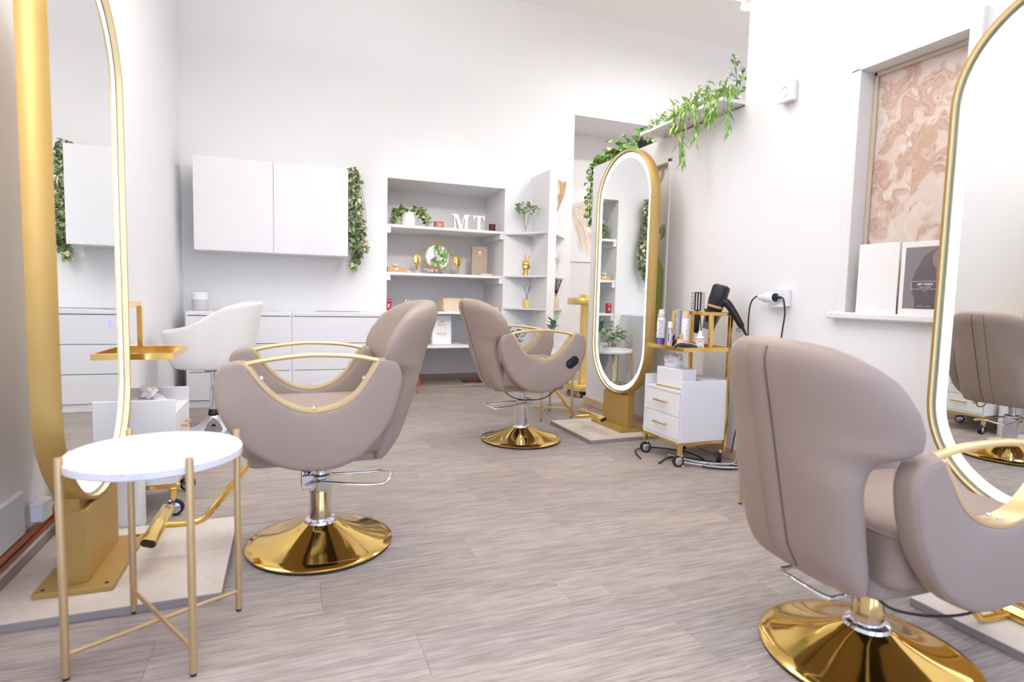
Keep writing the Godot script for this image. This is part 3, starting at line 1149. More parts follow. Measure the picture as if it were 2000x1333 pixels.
	tube(st, seam, 0.0014, 6)
	part(bk, "seam", st, M.leather_seam)
	# recline gas lever under the back and its cable
	st = S()
	tube(st, [Vector3(-0.19, 0.372, 0.1), Vector3(-0.235, 0.36, 0.1)], 0.012, 10)
	part(t, "recline_piston", st, M.chrome)
	st = S()
	tube(st, curve([Vector3(-0.17, 0.36, 0.12), Vector3(-0.12, 0.325, 0.14), Vector3(-0.02, 0.31, 0.17), Vector3(0.08, 0.325, 0.2), Vector3(0.16, 0.385, 0.215)], 5), 0.0035, 6)
	part(t, "cable", st, M.cord_black)
	return t

func tr2(poly, z):
	var o = []
	for p in poly: o.append(Vector3(p.x, p.y, z))
	return o

func tr3(poly, dx, y):
	var o = []
	for p in poly: o.append(Vector3(p.x + dx, y, -p.y))
	return o

func inset(poly, d):
	var o = []
	var n = poly.size()
	for i in n:
		var dd: Vector2 = (poly[(i + 1) % n] - poly[(i - 1 + n) % n]).normalized()
		o.append(poly[i] - Vector2(dd.y, -dd.x) * d)
	return o

func strip(st, path, z0, z1, th):      # flat bar following a 2D path, th thick towards its left normal
	st.set_smooth_group(1)
	var n = path.size()
	var A = []
	for i in n:
		var d: Vector2 = (path[mini(i + 1, n - 1)] - path[maxi(i - 1, 0)]).normalized()
		var p: Vector2 = path[i]
		var q: Vector2 = p + Vector2(d.y, -d.x) * th
		A.append([Vector3(p.x, p.y, z0), Vector3(p.x, p.y, z1), Vector3(q.x, q.y, z1), Vector3(q.x, q.y, z0)])
	for i in n - 1:
		for k in 4:
			st.set_smooth_group(k + 1)
			quad(st, A[i][k], A[i + 1][k], A[i + 1][(k + 1) % 4], A[i][(k + 1) % 4])
	st.set_smooth_group(-1)
	quad(st, A[0][0], A[0][1], A[0][2], A[0][3])
	quad(st, A[n - 1][3], A[n - 1][2], A[n - 1][1], A[n - 1][0])

const BACK := [[0.372, 0.172], [0.384, 0.184], [0.42, 0.19], [0.5, 0.192], [0.58, 0.197], [0.64, 0.2], [0.69, 0.207], [0.712, 0.222], [0.727, 0.245], [0.741, 0.266], [0.76, 0.279], [0.8, 0.284], [0.84, 0.279], [0.875, 0.266], [0.905, 0.25], [0.93, 0.221], [0.95, 0.185], [0.962, 0.15], [0.969, 0.11], [0.973, 0.06], [0.974, 0.012]]

func back_w(y: float) -> float:
	for i in BACK.size() - 1:
		if y <= BACK[i + 1][0]:
			return lerpf(BACK[i][1], BACK[i + 1][1], clampf((y - BACK[i][0]) / (BACK[i + 1][0] - BACK[i][0]), 0, 1))
	return BACK[BACK.size() - 1][1]

func back_x(y: float, z: float, side: int) -> float:
	var w := back_w(y)
	var u := clampf(absf(z) / maxf(w, 0.001), 0, 1)
	var T := 0.125 if y > 0.45 else lerpf(0.07, 0.125, (y - 0.372) / 0.078)
	var e := 1.0
	if y > 0.88: e = sqrt(maxf(0.0, 1.0 - pow((y - 0.88) / 0.0945, 2.5)))
	if y < 0.39: e = lerpf(0.75, 1.0, (y - 0.372) / 0.018)
	var mid := -0.272 - (y - 0.372) * 0.335 + 0.062 + 1.25 * z * z * smoothstep(0.62, 0.78, y) + 0.35 * z * z
	var h := T * 0.5 * e * sqrt(maxf(0.0, 1.0 - pow(u, 4.0)))
	var x := mid + side * h
	if side > 0: x -= 0.024 * exp(-pow(z / 0.032, 2.0)) * smoothstep(0.42, 0.55, y) * (1.0 - smoothstep(0.86, 0.96, y))
	return x

func backrest_mesh():
	var st := S()
	st.set_smooth_group(1)
	var ys = []
	for i in BACK.size() - 1:
		for k in 3: ys.append(lerpf(BACK[i][0], BACK[i + 1][0], k / 3.0))
	ys.append(BACK[BACK.size() - 1][0])
	var N := 32
	var F = []
	var B = []
	for y in ys:
		var f = []
		var b = []
		for i in N + 1:
			var z := back_w(y) * sin((i / float(N) - 0.5) * PI)
			f.append(Vector3(back_x(y, z, 1), y, z))
			b.append(Vector3(back_x(y, z, -1), y, z))
		F.append(f)
		B.append(b)
	for j in ys.size() - 1:
		for i in N:
			quad(st, F[j][i + 1], F[j][i], F[j + 1][i], F[j + 1][i + 1])
			quad(st, B[j][i], B[j][i + 1], B[j + 1][i + 1], B[j + 1][i])
	var L := ys.size() - 1
	st.set_smooth_group(-1)
	for i in N:
		quad(st, F[0][i], F[0][i + 1], B[0][i + 1], B[0][i])
		quad(st, B[L][i], B[L][i + 1], F[L][i + 1], F[L][i])
	return fin(st)

func side_table():
	var t = thing("side_table", "round white side table with gold legs standing in the left foreground", "table", Vector3.ZERO, 0, "round side tables")
	var st = S()
	lathe(st, [Vector2(0, 0.53), Vector2(0.21, 0.53), Vector2(0.215, 0.534), Vector2(0.215, 0.551), Vector2(0.211, 0.555), Vector2(0, 0.555)], 72)
	part(t, "table_top", st, M.marble_white)
	for k in 4:
		var a := PI / 4 + PI / 2 * k
		var p := Vector3(cos(a), 0, -sin(a)) * 0.2185
		st = S()
		lathe(st, [Vector2(0.0, 0.008), Vector2(0.0095, 0.008), Vector2(0.0095, 0.571), Vector2(0.008, 0.574), Vector2(0, 0.574)], 14, Transform3D(Basis(), p))
		var leg = part(t, "leg", st, M.gold_champagne)
		st = S()
		lathe(st, [Vector2(0.0, 0.0), Vector2(0.0075, 0.0), Vector2(0.008, 0.008)], 10, Transform3D(Basis(), p))
		part(leg, "foot_cap", st, M.black_rubber)
		st = S()
		tube(st, [p * 0.97 + Vector3(0, 0.522, 0), p * 0.7 + Vector3(0, 0.526, 0)], 0.005, 6)
		part(leg, "bracket", st, M.gold_champagne)
	for k in 2:
		var a := PI / 4 + PI / 2 * k
		var p := Vector3(cos(a), 0, -sin(a)) * 0.214
		st = S()
		tube(st, [p + Vector3(0, 0.066 + k * 0.006, 0), -p + Vector3(0, 0.066 + k * 0.006, 0)], 0.0065, 8)
		part(t, "stretcher", st, M.gold_champagne)
	return t

func trolley():
	var t = thing("salon_trolley", "white two-drawer trolley with gold frame beside the middle mirror, holding a hair dryer", "trolley", Vector3.ZERO, 0, "white salon trolleys")
	var st
	for p in [[-0.15, -0.17], [-0.15, 0.17], [0.15, -0.17], [0.15, 0.17]]:
		var xf := Transform3D(Basis(Vector3.UP, 0.5 + p[0] * 4) * Basis(Vector3.RIGHT, PI / 2), Vector3(p[0] - 0.008, 0.035, p[1]))
		st = S()
		lathe(st, [Vector2(0.026, -0.014), Vector2(0.033, -0.013), Vector2(0.035, 0), Vector2(0.033, 0.013), Vector2(0.026, 0.014)], 22, xf)
		var w = part(t, "caster", st, M.black_rubber)
		st = S()
		lathe(st, [Vector2(0.0, -0.018), Vector2(0.012, -0.0165), Vector2(0.025, -0.0125), Vector2(0.025, 0.0125), Vector2(0.012, 0.0165), Vector2(0, 0.018)], 20, xf)
		part(w, "hub", st, M.chrome)
		st = S()
		bx(st, Vector3(p[0] + 0.004, 0.066, p[1]), Vector3(0.024, 0.012, 0.03), 0.003)
		lathe(st, [Vector2(0.006, 0.06), Vector2(0.006, 0.085)], 8, Transform3D(Basis(), Vector3(p[0] + 0.004, 0, p[1])))
		part(w, "fork", st, M.chrome)
	for p in [[-0.155, -0.178], [-0.155, 0.178]]:
		st = S()
		bx2(st, Vector3(p[0] - 0.0125, 0.078, p[1] - 0.0125), Vector3(p[0] + 0.0125, 0.128, p[1] + 0.0125), 0.002)
		part(t, "leg", st, M.gold_tray)
	st = S()
	for s in [-1, 1]:
		bx(st, Vector3(0, 0.136, s * 0.178), Vector3(0.36, 0.018, 0.02), 0.002)
		bx(st, Vector3(s * 0.158, 0.136, 0), Vector3(0.02, 0.018, 0.34), 0.002)
	part(t, "bottom_frame", st, M.gold_tray)
	for s in [-1, 1]:
		st = S()
		bx2(st, Vector3(0.163, 0.078, s * 0.178 - 0.011), Vector3(0.185, 0.69, s * 0.178 + 0.011), 0.002)
		bx2(st, Vector3(0.163, 0.69, s * 0.178 - 0.011), Vector3(0.185, 0.915, s * 0.178 + 0.011), 0.002)
		part(t, "rear_post", st, M.gold_tray)
	# carcass
	for s in [-1, 1]:
		st = S()
		bx2(st, Vector3(-0.168, 0.146, s * 0.191), Vector3(0.16, 0.517, s * 0.176), 0.002)
		part(t, "side_panel", st, M.white_lacquer)
	st = S()
	bx2(st, Vector3(0.147, 0.146, -0.176), Vector3(0.16, 0.517, 0.176), 0.001)
	part(t, "back_panel", st, M.white_lacquer)
	st = S()
	bx2(st, Vector3(-0.167, 0.438, -0.176), Vector3(0.147, 0.452, 0.176), 0.001)
	part(t, "shelf_board", st, M.white_lacquer)
	st = S()
	bx2(st, Vector3(-0.167, 0.146, -0.176), Vector3(0.147, 0.158, 0.176), 0.001)
	part(t, "shelf_board", st, M.white_lacquer)
	st = S()
	bx2(st, Vector3(-0.15, 0.158, -0.175), Vector3(0.14, 0.436, 0.175))
	part(t, "drawer_box", st, M.dark_gap)
	for k in 2:
		st = S()
		var y0: float = 0.16 + k * 0.139
		bx2(st, Vector3(-0.168, y0, -0.1735), Vector3(-0.152, y0 + 0.136, 0.1735), 0.0012)
		var d = part(t, "drawer", st, M.drawer_white)
		st = S()
		bx(st, Vector3(-0.19, y0 + 0.075, 0.0), Vector3(0.009, 0.009, 0.125), 0.001)
		for s in [-0.05, 0.05]: bx(st, Vector3(-0.178, y0 + 0.075, s), Vector3(0.02, 0.008, 0.008), 0.001)
		part(d, "handle", st, M.gold_champagne)
	# upper tray
	st = S()
	bx2(st, Vector3(-0.164, 0.692, -0.186), Vector3(0.184, 0.697, 0.186))
	var tr = part(t, "tray", st, M.gold_tray)
	for s in [-1, 1]:
		st = S()
		bx(st, Vector3(0.01, 0.705, s * 0.187), Vector3(0.356, 0.026, 0.008), 0.001)
		part(tr, "tray_rail", st, M.gold_tray)
		st = S()
		bx(st, Vector3(0.01 + s * 0.174, 0.705, 0), Vector3(0.008, 0.026, 0.366), 0.001)
		part(tr, "tray_rail", st, M.gold_tray)
	# rack
	for s in [-1, 1]:
		st = S()
		bx2(st, Vector3(0.018, 0.718, s * 0.178 - 0.011), Vector3(0.04, 0.91, s * 0.178 + 0.011), 0.002)
		part(t, "rack_post", st, M.gold_tray)
	st = S()
	for s in [-1, 1]: bx(st, Vector3(0.1025, 0.919, s * 0.178), Vector3(0.165, 0.022, 0.024), 0.002)
	for q in [0.03, 0.174]: bx(st, Vector3(q, 0.919, 0), Vector3(0.024, 0.022, 0.336), 0.002)
	part(t, "rack", st, M.gold_tray)
	return t

func dressers():
	var labels = ["white three-drawer chest against the back wall beside the left corner", "white three-drawer chest against the back wall next to the shelf niche"]
	for k in 2:
		var x0: float = -0.775 + k * 0.815
		var w := 0.813
		var t = thing("chest_of_drawers", labels[k], "dresser", Vector3(x0 + w / 2, 0, -5.66), 0, "white chests of drawers")
		var st = S()
		var h := w / 2
		bx2(st, Vector3(-h, 0.0, -0.285), Vector3(h, 0.06, 0.275), 0.002)
		part(t, "plinth", st, M.white_lacquer)
		for s in [-1, 1]:
			st = S()
			bx(st, Vector3(s * (h - 0.009), 0.415, 0), Vector3(0.018, 0.72, 0.57), 0.001)
			part(t, "side_panel", st, M.white_lacquer)
		st = S()
		bx2(st, Vector3(-h + 0.018, 0.06, -0.28), Vector3(h - 0.018, 0.77, 0.262))
		part(t, "carcass", st, M.dark_gap)
		st = S()
		bx2(st, Vector3(-h, 0.775, -0.285), Vector3(h, 0.805, 0.292), 0.003)
		part(t, "top", st, M.white_lacquer)
		for d in 3:
			st = S()
			bx2(st, Vector3(-h + 0.0025, 0.064 + d * 0.237, 0.262), Vector3(h - 0.0025, 0.064 + d * 0.237 + 0.232, 0.286), 0.003)
			part(t, "drawer", st, M.drawer_white)

func wall_cabinets():
	var labels = ["white flat-fronted wall cabinet nearest the left corner above the chests", "white flat-fronted wall cabinet beside the hanging ivy"]
	for k in 2:
		var x0: float = [-0.733, -0.106][k]
		var x1: float = [-0.106, 0.533][k]
		var t = thing("wall_cabinet", labels[k], "cabinet", Vector3((x0 + x1) / 2, 1.325, -5.95), 0, "white wall cabinets")
		var h := (x1 - x0) / 2
		var st = S()
		bx2(st, Vector3(-h, 0.004, 0), Vector3(h, 0.785, 0.332), 0.001)
		part(t, "body", st, M.white_paint)
		st = S()
		bx2(st, Vector3(-h + 0.001, 0, 0.334), Vector3(h - 0.0015, 0.79, 0.352), 0.002)
		part(t, "door", st, M.drawer_white)

func shelves():
	var st
	var names = ["top white shelf board in the niche carrying the letters", "white niche shelf board with the sunburst mirror and gold brushes", "white niche shelf board with the woven basket", "lowest white niche shelf board with the white book box"]
	var ys = [1.662, 1.181, 0.787, 0.424]
	for k in 4:
		var t = thing("niche_shelf", names[k], "shelf", Vector3(1.5725, ys[k], -5.96), 0, "shelf boards in the niche")
		st = S()
		bx2(st, Vector3(-0.6265, 0, -0.64), Vector3(0.6265, 0.028, 0), 0.002)
		part(t, "board", st, M.white_paint)
		for s in [-1, 1]:
			st = S()
			bx2(st, Vector3(s * 0.6265, -0.058, -0.62), Vector3(s * 0.588, -0.0005, -0.005), 0.002)
			part(t, "cleat", st, M.white_paint)
	var cl = ["white triangular corner shelf carrying the eucalyptus vase", "white triangular corner shelf carrying the gold hand", "white triangular corner shelf carrying the two-stick diffuser", "small corner shelf right of the white fin wall under the dried grass", "small corner shelf right of the white fin wall with the white feathers", "small corner shelf right of the white fin wall with the black reed diffuser"]
	var cy = [1.655, 1.2, 0.852, 1.655, 1.2, 0.85]
	for k in 6:
		var right := k > 2
		var t = thing("corner_shelf", cl[k], "shelf", Vector3(2.61 if right else 2.52, cy[k], -5.95), 0, "triangular corner shelves")
		st = S()
		var poly = [Vector2(0, 0), Vector2(0.32, 0), Vector2(0.0, -0.4)] if right else [Vector2(0, 0), Vector2(0, -0.44), Vector2(-0.315, 0)]
		if right: poly = [Vector2(0, 0), Vector2(0.0, -0.4), Vector2(0.32, 0)]
		else: poly = [Vector2(0, 0), Vector2(-0.315, 0), Vector2(0, -0.44)]
		extr(st, poly, 0, 0.018, 0.0, Transform3D(XZ, Vector3.ZERO), 1, false)
		part(t, "board", st, M.white_paint)
		st = S()
		var sg := 1.0 if right else -1.0
		bx(st, Vector3(sg * 0.1, -0.008, 0.012), Vector3(0.14, 0.016, 0.02), 0.001)
		bx(st, Vector3(sg * 0.012, -0.008, 0.15), Vector3(0.02, 0.016, 0.16), 0.001)
		part(t, "batten", st, M.white_paint)
	# ledge on the partition
	var t2 = thing("ledge_shelf", "white ledge along the partition top carrying the trailing bamboo", "shelf", Vector3(2.62, 2.2, -3.32), 0)
	st = S()
	bx2(st, Vector3(-0.18, 0, -0.437), Vector3(0.16, 0.022, 0.43), 0.002)
	part(t2, "board", st, M.white_paint)
	for q in [-0.3, 0.0, 0.3]:
		st = S()
		bx(st, Vector3(-0.006, -0.006, q), Vector3(0.012, 0.012, 0.03))
		part(t2, "bracket", st, M.white_paint)

func white_stool():
	var t = thing("swivel_chair", "white leather tub swivel chair on a chrome base by the left corner", "chair", Vector3(-0.485, 0, -4.5), 0)
	var st = S()
	lathe(st, [Vector2(0, 0.0), Vector2(0.21, 0.0), Vector2(0.212, 0.008), Vector2(0.18, 0.018), Vector2(0.1, 0.045), Vector2(0.05, 0.085), Vector2(0.034, 0.11), Vector2(0.0, 0.11)], 48)
	part(t, "base", st, M.chrome)
	st = S()
	lathe(st, [Vector2(0.03, 0.105), Vector2(0.036, 0.12), Vector2(0.03, 0.15), Vector2(0.022, 0.16), Vector2(0, 0.16)], 20)
	part(t, "boot", st, M.black_plastic)
	st = S()
	lathe(st, [Vector2(0.025, 0.15), Vector2(0.025, 0.3), Vector2(0.016, 0.305), Vector2(0.016, 0.44)], 20)
	part(t, "gas_lift", st, M.chrome)
	st = S()
	bx(st, Vector3(0, 0.44, 0), Vector3(0.1, 0.03, 0.1), 0.006)
	part(t, "mechanism", st, M.black_plastic)
	# shell: low at the front (-x), high at the back (+x)
	st = S()
	st.set_smooth_group(1)
	var n := 48
	var rows = [0.0, 0.06, 0.2, 0.4, 0.6, 0.8, 0.94, 1.0]
	var O = []
	var I = []
	for j in rows.size():
		var v: float = rows[j]
		var o = []
		var q = []
		for k in n:
			var a := TAU * k / n
			var c := cos(a)
			var top := 0.46 + 0.235 + 0.205 * smoothstep(-1.0, 0.85, c)
			var y := lerpf(0.455, top, v)
			var rb := 0.25
			var flare := 0.0
			if c > 0: flare = 0.075 * v * c
			else: flare = 0.05 * sqrt(v) * -c
			var r := rb * (0.93 + 0.09 * pow(v, 0.35)) + flare
			var th := 0.03 * (1.0 - pow(v, 6.0)) + 0.004
			o.append(Vector3(cos(a) * r, y, sin(a) * r))
			q.append(Vector3(cos(a) * (r - th * 1.6), y + (0.012 if v > 0.99 else 0.0), sin(a) * (r - th * 1.6)))
		O.append(o)
		I.append(q)
	for j in rows.size() - 1:
		for k in n:
			var k2 := (k + 1) % n
			quad(st, O[j][k2], O[j][k], O[j + 1][k], O[j + 1][k2])
			quad(st, I[j][k], I[j][k2], I[j + 1][k2], I[j + 1][k])
	var L := rows.size() - 1
	for k in n:
		var k2 := (k + 1) % n
		quad(st, O[L][k2], O[L][k], I[L][k], I[L][k2])
		tri(st, Vector3(0, 0.455, 0), O[0][k], O[0][k2])
	part(t, "shell", st, M.white_leather)
	st = S()
	lathe(st, [Vector2(0.19, 0.47), Vector2(0.205, 0.5), Vector2(0.2, 0.535), Vector2(0.15, 0.55), Vector2(0, 0.555)], 40)
	part(t, "seat_cushion", st, M.white_leather)

func gold_stand():
	var t = thing("gold_trolley", "gold two-tier tower on casters behind the partition end", "trolley", Vector3(2.86, 0, -5.18), 0)
	var st
	for y in [0.068, 0.925]:
		st = S()
		extr(st, rrect(0.42, 0.34, 0.1, 8), y, y + 0.066, 0.002, Transform3D(XZ, Vector3.ZERO), 1)
		var tr = part(t, "tray", st, M.gold_pale)
		st = S()
		extr(st, rrect(0.4, 0.32, 0.09, 8), y + 0.0661, y + 0.068, 0.0, Transform3D(XZ, Vector3.ZERO), 1)
		part(tr, "tray_liner", st, M.gold_tray)
	st = S()
	bx2(st, Vector3(-0.095, 0.13, -0.03), Vector3(0.095, 0.925, 0.03), 0.004)
	part(t, "column", st, M.gold_pale)
	st = S()
	bx2(st, Vector3(-0.09, 0.991, -0.06), Vector3(0.09, 1.03, 0.06), 0.004)
	part(t, "top_box", st, M.gold_pale)
	st = S()
	bx2(st, Vector3(-0.1, 0.02, -0.1), Vector3(0.14, 0.066, 0.1), 0.01)
	part(t, "under_box", st, M.black_plastic)
	for p in [[-0.16, -0.1], [-0.16, 0.1], [0.16, -0.1], [0.16, 0.1]]:
		st = S()
		lathe(st, [Vector2(0.0, -0.011), Vector2(0.024, -0.011), Vector2(0.026, 0), Vector2(0.024, 0.011), Vector2(0, 0.011)], 16, Transform3D(Basis(Vector3.RIGHT, PI / 2), Vector3(p[0], 0.026, p[1])))
		bx(st, Vector3(p[0], 0.056, p[1]), Vector3(0.02, 0.026, 0.02), 0.003)
		part(t, "caster", st, M.gold_champagne)


# ==================================================================== small things
func simple(called, label, category, at, st, m, group = "", turn = 0.0):
	var t = thing(called, label, category, at, turn, group)
	part(t, "body", st, m)
	return t

func box_part(t, called, a: Vector3, b: Vector3, m, bev := 0.002, label = ""):
	var st = S()
	bx2(st, a, b, bev)
	return part(t, called, st, m, label)

func lathe_part(t, called, prof, m, n := 20, xf := Transform3D(), label = ""):
	var st = S()
	lathe(st, prof, n, xf)
	return part(t, called, st, m, label)

func tube_part(t, called, pts, r, m, n := 8, sub := 5):
	var st = S()
	tube(st, curve(pts, sub) if sub > 1 else pts, r, n)
	return part(t, called, st, m)

func small_things():
	wall_fittings()
	trolley_things()
	niche_things()
	corner_things()
	plants()
	floor_things()

func wall_fittings():
	var st
	# upper socket
	var t = thing("wall_socket", "white surface-mounted wall socket high on the right wall", "socket", Vector3(2.62, 2.165, -2.54), 0)
	box_part(t, "housing", Vector3(-0.035, -0.055, -0.045), Vector3(0, 0.055, 0.045), M.plug_white, 0.005)
	box_part(t, "lower_lip", Vector3(-0.05, -0.06, -0.045), Vector3(-0.035, -0.05, 0.045), M.plug_white, 0.002)
	lathe_part(t, "socket_face", [Vector2(0.03, 0), Vector2(0.027, 0.004), Vector2(0.024, -0.006), Vector2(0, -0.006)], M.plug_white, 24, Transform3D(Basis(Vector3.BACK, PI / 2), Vector3(-0.036, 0, -0.012)))
	for s in [-1, 1]: lathe_part(t, "pin_hole", [Vector2(0.003, 0.0), Vector2(0, 0.0)], M.dark_gap, 8, Transform3D(Basis(Vector3.BACK, PI / 2), Vector3(-0.0305, 0, -0.012 + s * 0.01)))
	# lower socket with the white adapter and black plugs
	t = thing("wall_socket", "white wall socket box at half height on the right wall holding the adapter", "socket", Vector3(2.62, 1.02, -2.49), 0)
	box_part(t, "housing", Vector3(-0.035, -0.045, -0.04), Vector3(0, 0.055, 0.04), M.plug_white, 0.005)
	box_part(t, "lower_lip", Vector3(-0.05, -0.05, -0.075), Vector3(-0.03, -0.038, 0.03), M.plug_white, 0.002)
	t = thing("plug_adapter", "white plug adapter with two black plugs in the wall socket", "adapter", Vector3(2.56, 1.025, -2.54), 0)
	var ax := Basis(Vector3.RIGHT, PI / 2)
	lathe_part(t, "body", [Vector2(0, -0.085), Vector2(0.014, -0.085), Vector2(0.018, -0.06), Vector2(0.028, -0.04), Vector2(0.031, 0.0), Vector2(0.031, 0.032), Vector2(0.026, 0.034), Vector2(0.024, 0.022), Vector2(0, 0.022)], M.plug_white, 24, Transform3D(ax, Vector3.ZERO))
	box_part(t, "stem", Vector3(0, -0.016, -0.03), Vector3(0.03, 0.016, 0.01), M.plug_white, 0.004)
	lathe_part(t, "plug", [Vector2(0.022, 0.022), Vector2(0.02, 0.038), Vector2(0.009, 0.045), Vector2(0.007, 0.075), Vector2(0.0, 0.076)], M.black_plastic, 16, Transform3D(ax, Vector3.ZERO))
	tube_part(t, "plug_cord", [Vector3(0, 0, -0.083), Vector3(-0.002, 0.002, -0.11), Vector3(0, -0.04, -0.15), Vector3(0.01, -0.14, -0.17), Vector3(0.012, -0.24, -0.168), Vector3(0.02, -0.5, -0.16), Vector3(0.02, -0.95, -0.2)], 0.0042, M.cord_black)
	tube_part(t, "plug_cord", [Vector3(0, 0, 0.07), Vector3(0, -0.005, 0.088), Vector3(0, -0.035, 0.1), Vector3(0.01, -0.1, 0.098), Vector3(0.016, -0.21, 0.08), Vector3(0.02, -0.5, 0.06), Vector3(0.02, -0.97, 0.05)], 0.0042, M.cord_black)
	# socket by the left mirror
	t = thing("wall_socket", "white wall socket low on the left wall behind the mirror", "socket", Vector3(-0.852, 0.19, -2.5), 0)
	box_part(t, "housing", Vector3(0, -0.037, -0.04), Vector3(0.045, 0.037, 0.04), M.plug_white, 0.006)
	lathe_part(t, "plug", [Vector2(0.02, 0), Vector2(0.018, 0.02), Vector2(0.007, 0.03), Vector2(0, 0.045)], M.plug_white, 16, Transform3D(Basis(Vector3.RIGHT, -PI / 2), Vector3(0.022, 0, -0.04)))
	tube_part(t, "plug_cord", [Vector3(0.022, 0, -0.08), Vector3(0.03, -0.02, -0.1), Vector3(0.04, -0.08, -0.08), Vector3(0.05, -0.17, -0.05)], 0.003, M.cord_white)
	# posters standing on the window sill
	t = thing("blank_board", "blank white board standing on the marbled window's sill", "board", Vector3(2.6, 0.957, -1.925), 0)
	box_part(t, "board", Vector3(0, 0, -0.115), Vector3(0.006, 0.33, 0.085), M.paper_white, 0.001)
	t = thing("portrait_poster", "white-bordered dark portrait poster standing on the window sill beside the mirror", "poster", Vector3(2.6, 0.957, -1.715), 0)
	box_part(t, "board", Vector3(0, 0, -0.115), Vector3(0.006, 0.325, 0.115), M.paper_white, 0.001)
	var p = part(t, "print", panel_uv(0.19, 0.272), M.portrait_poster)
	p.transform = Transform3D(Basis(Vector3.UP, -PI / 2), Vector3(-0.0008, 0.164, 0))
	st = S()
	for q in [[-0.034, 0.0, 0.13, 0.0012], [0.0, 0.0, 0.13, 0.0012]]:
		bx(st, Vector3(-0.0012, 0.132 + q[0] + 0.017, 0.0), Vector3(0.0006, 0.0012, 0.12))
	for q in [-0.06, 0.06]: bx(st, Vector3(-0.0012, 0.132, q), Vector3(0.0006, 0.034, 0.0012))
	part(t, "lettering", st, M.print_white)
	var tb := Basis(Vector3.UP, -PI / 2)
	lettering(t, "lettering", "MY TURES", 0.014, M.print_white, Transform3D(tb, Vector3(-0.0012, 0.136, 0.0)), 0.0006, false, true)
	text_bars(t, M.print_white, Transform3D(tb, Vector3(-0.0012, 0.123, 0.0)), 0.05, 0.003, 9)
	text_bars(t, M.print_white, Transform3D(tb, Vector3(-0.0012, 0.107, 0.0)), 0.02, 0.002, 5)
	text_bars(t, M.print_white, Transform3D(tb, Vector3(-0.0012, 0.04, 0.0)), 0.06, 0.002, 10)
	# spot lamp behind the wall edge
	t = thing("spot_lamp", "small white spot lamp hanging at the top edge of the right wall", "lamp", Vector3(3.3, 3.24, -3.66), 0)
	lathe_part(t, "stem", [Vector2(0.006, 0.1), Vector2(0.006, 0.58)], M.white_paint, 8)
	lathe_part(t, "shade", [Vector2(0.062, 0.0), Vector2(0.06, 0.004), Vector2(0.03, 0.09), Vector2(0.012, 0.105), Vector2(0.0, 0.105)], M.white_paint, 24)
	lathe_part(t, "lamp_glow", [Vector2(0.0, 0.006), Vector2(0.055, 0.006)], M.lamp_glow, 24)
	var l := SpotLight3D.new()
	l.name = "spot_light"
	l.light_energy = 1.2
	l.light_color = Color(1, 0.94, 0.87)
	l.spot_angle = 60
	l.spot_range = 8.0
	l.light_size = 0.05
	l.shadow_enabled = true
	t.add_child(l)
	l.position = Vector3(0, -0.01, 0)
	l.rotation = Vector3(-PI / 2, 0, 0)
	# feather print in the tall recess
	t = thing("feather_print", "pale feather wall print in the tall recess behind the middle mirror", "print", Vector3(3.62, 1.45, -6.645), 0)
	box_part(t, "board", Vector3(-0.3, 0, 0), Vector3(0.3, 0.9, 0.012), M.paper_white, 0.001)
	p = part(t, "print", panel_uv(0.598, 0.898), M.feather_print)
	p.position = Vector3(0, 0.45, 0.0128)

func spray(t, r, h, y1, bodym, capm, cap_r, caph):
	lathe_part(t, "bottle", [Vector2(0, 0), Vector2(r, 0), Vector2(r, y1 - 0.012), Vector2(r * 0.85, y1), Vector2(0, y1)], bodym, 24)
	lathe_part(t, "cap", [Vector2(cap_r, y1 - 0.002), Vector2(cap_r, y1 + caph - 0.004), Vector2(cap_r * 0.8, y1 + caph), Vector2(0, y1 + caph)], capm, 24)

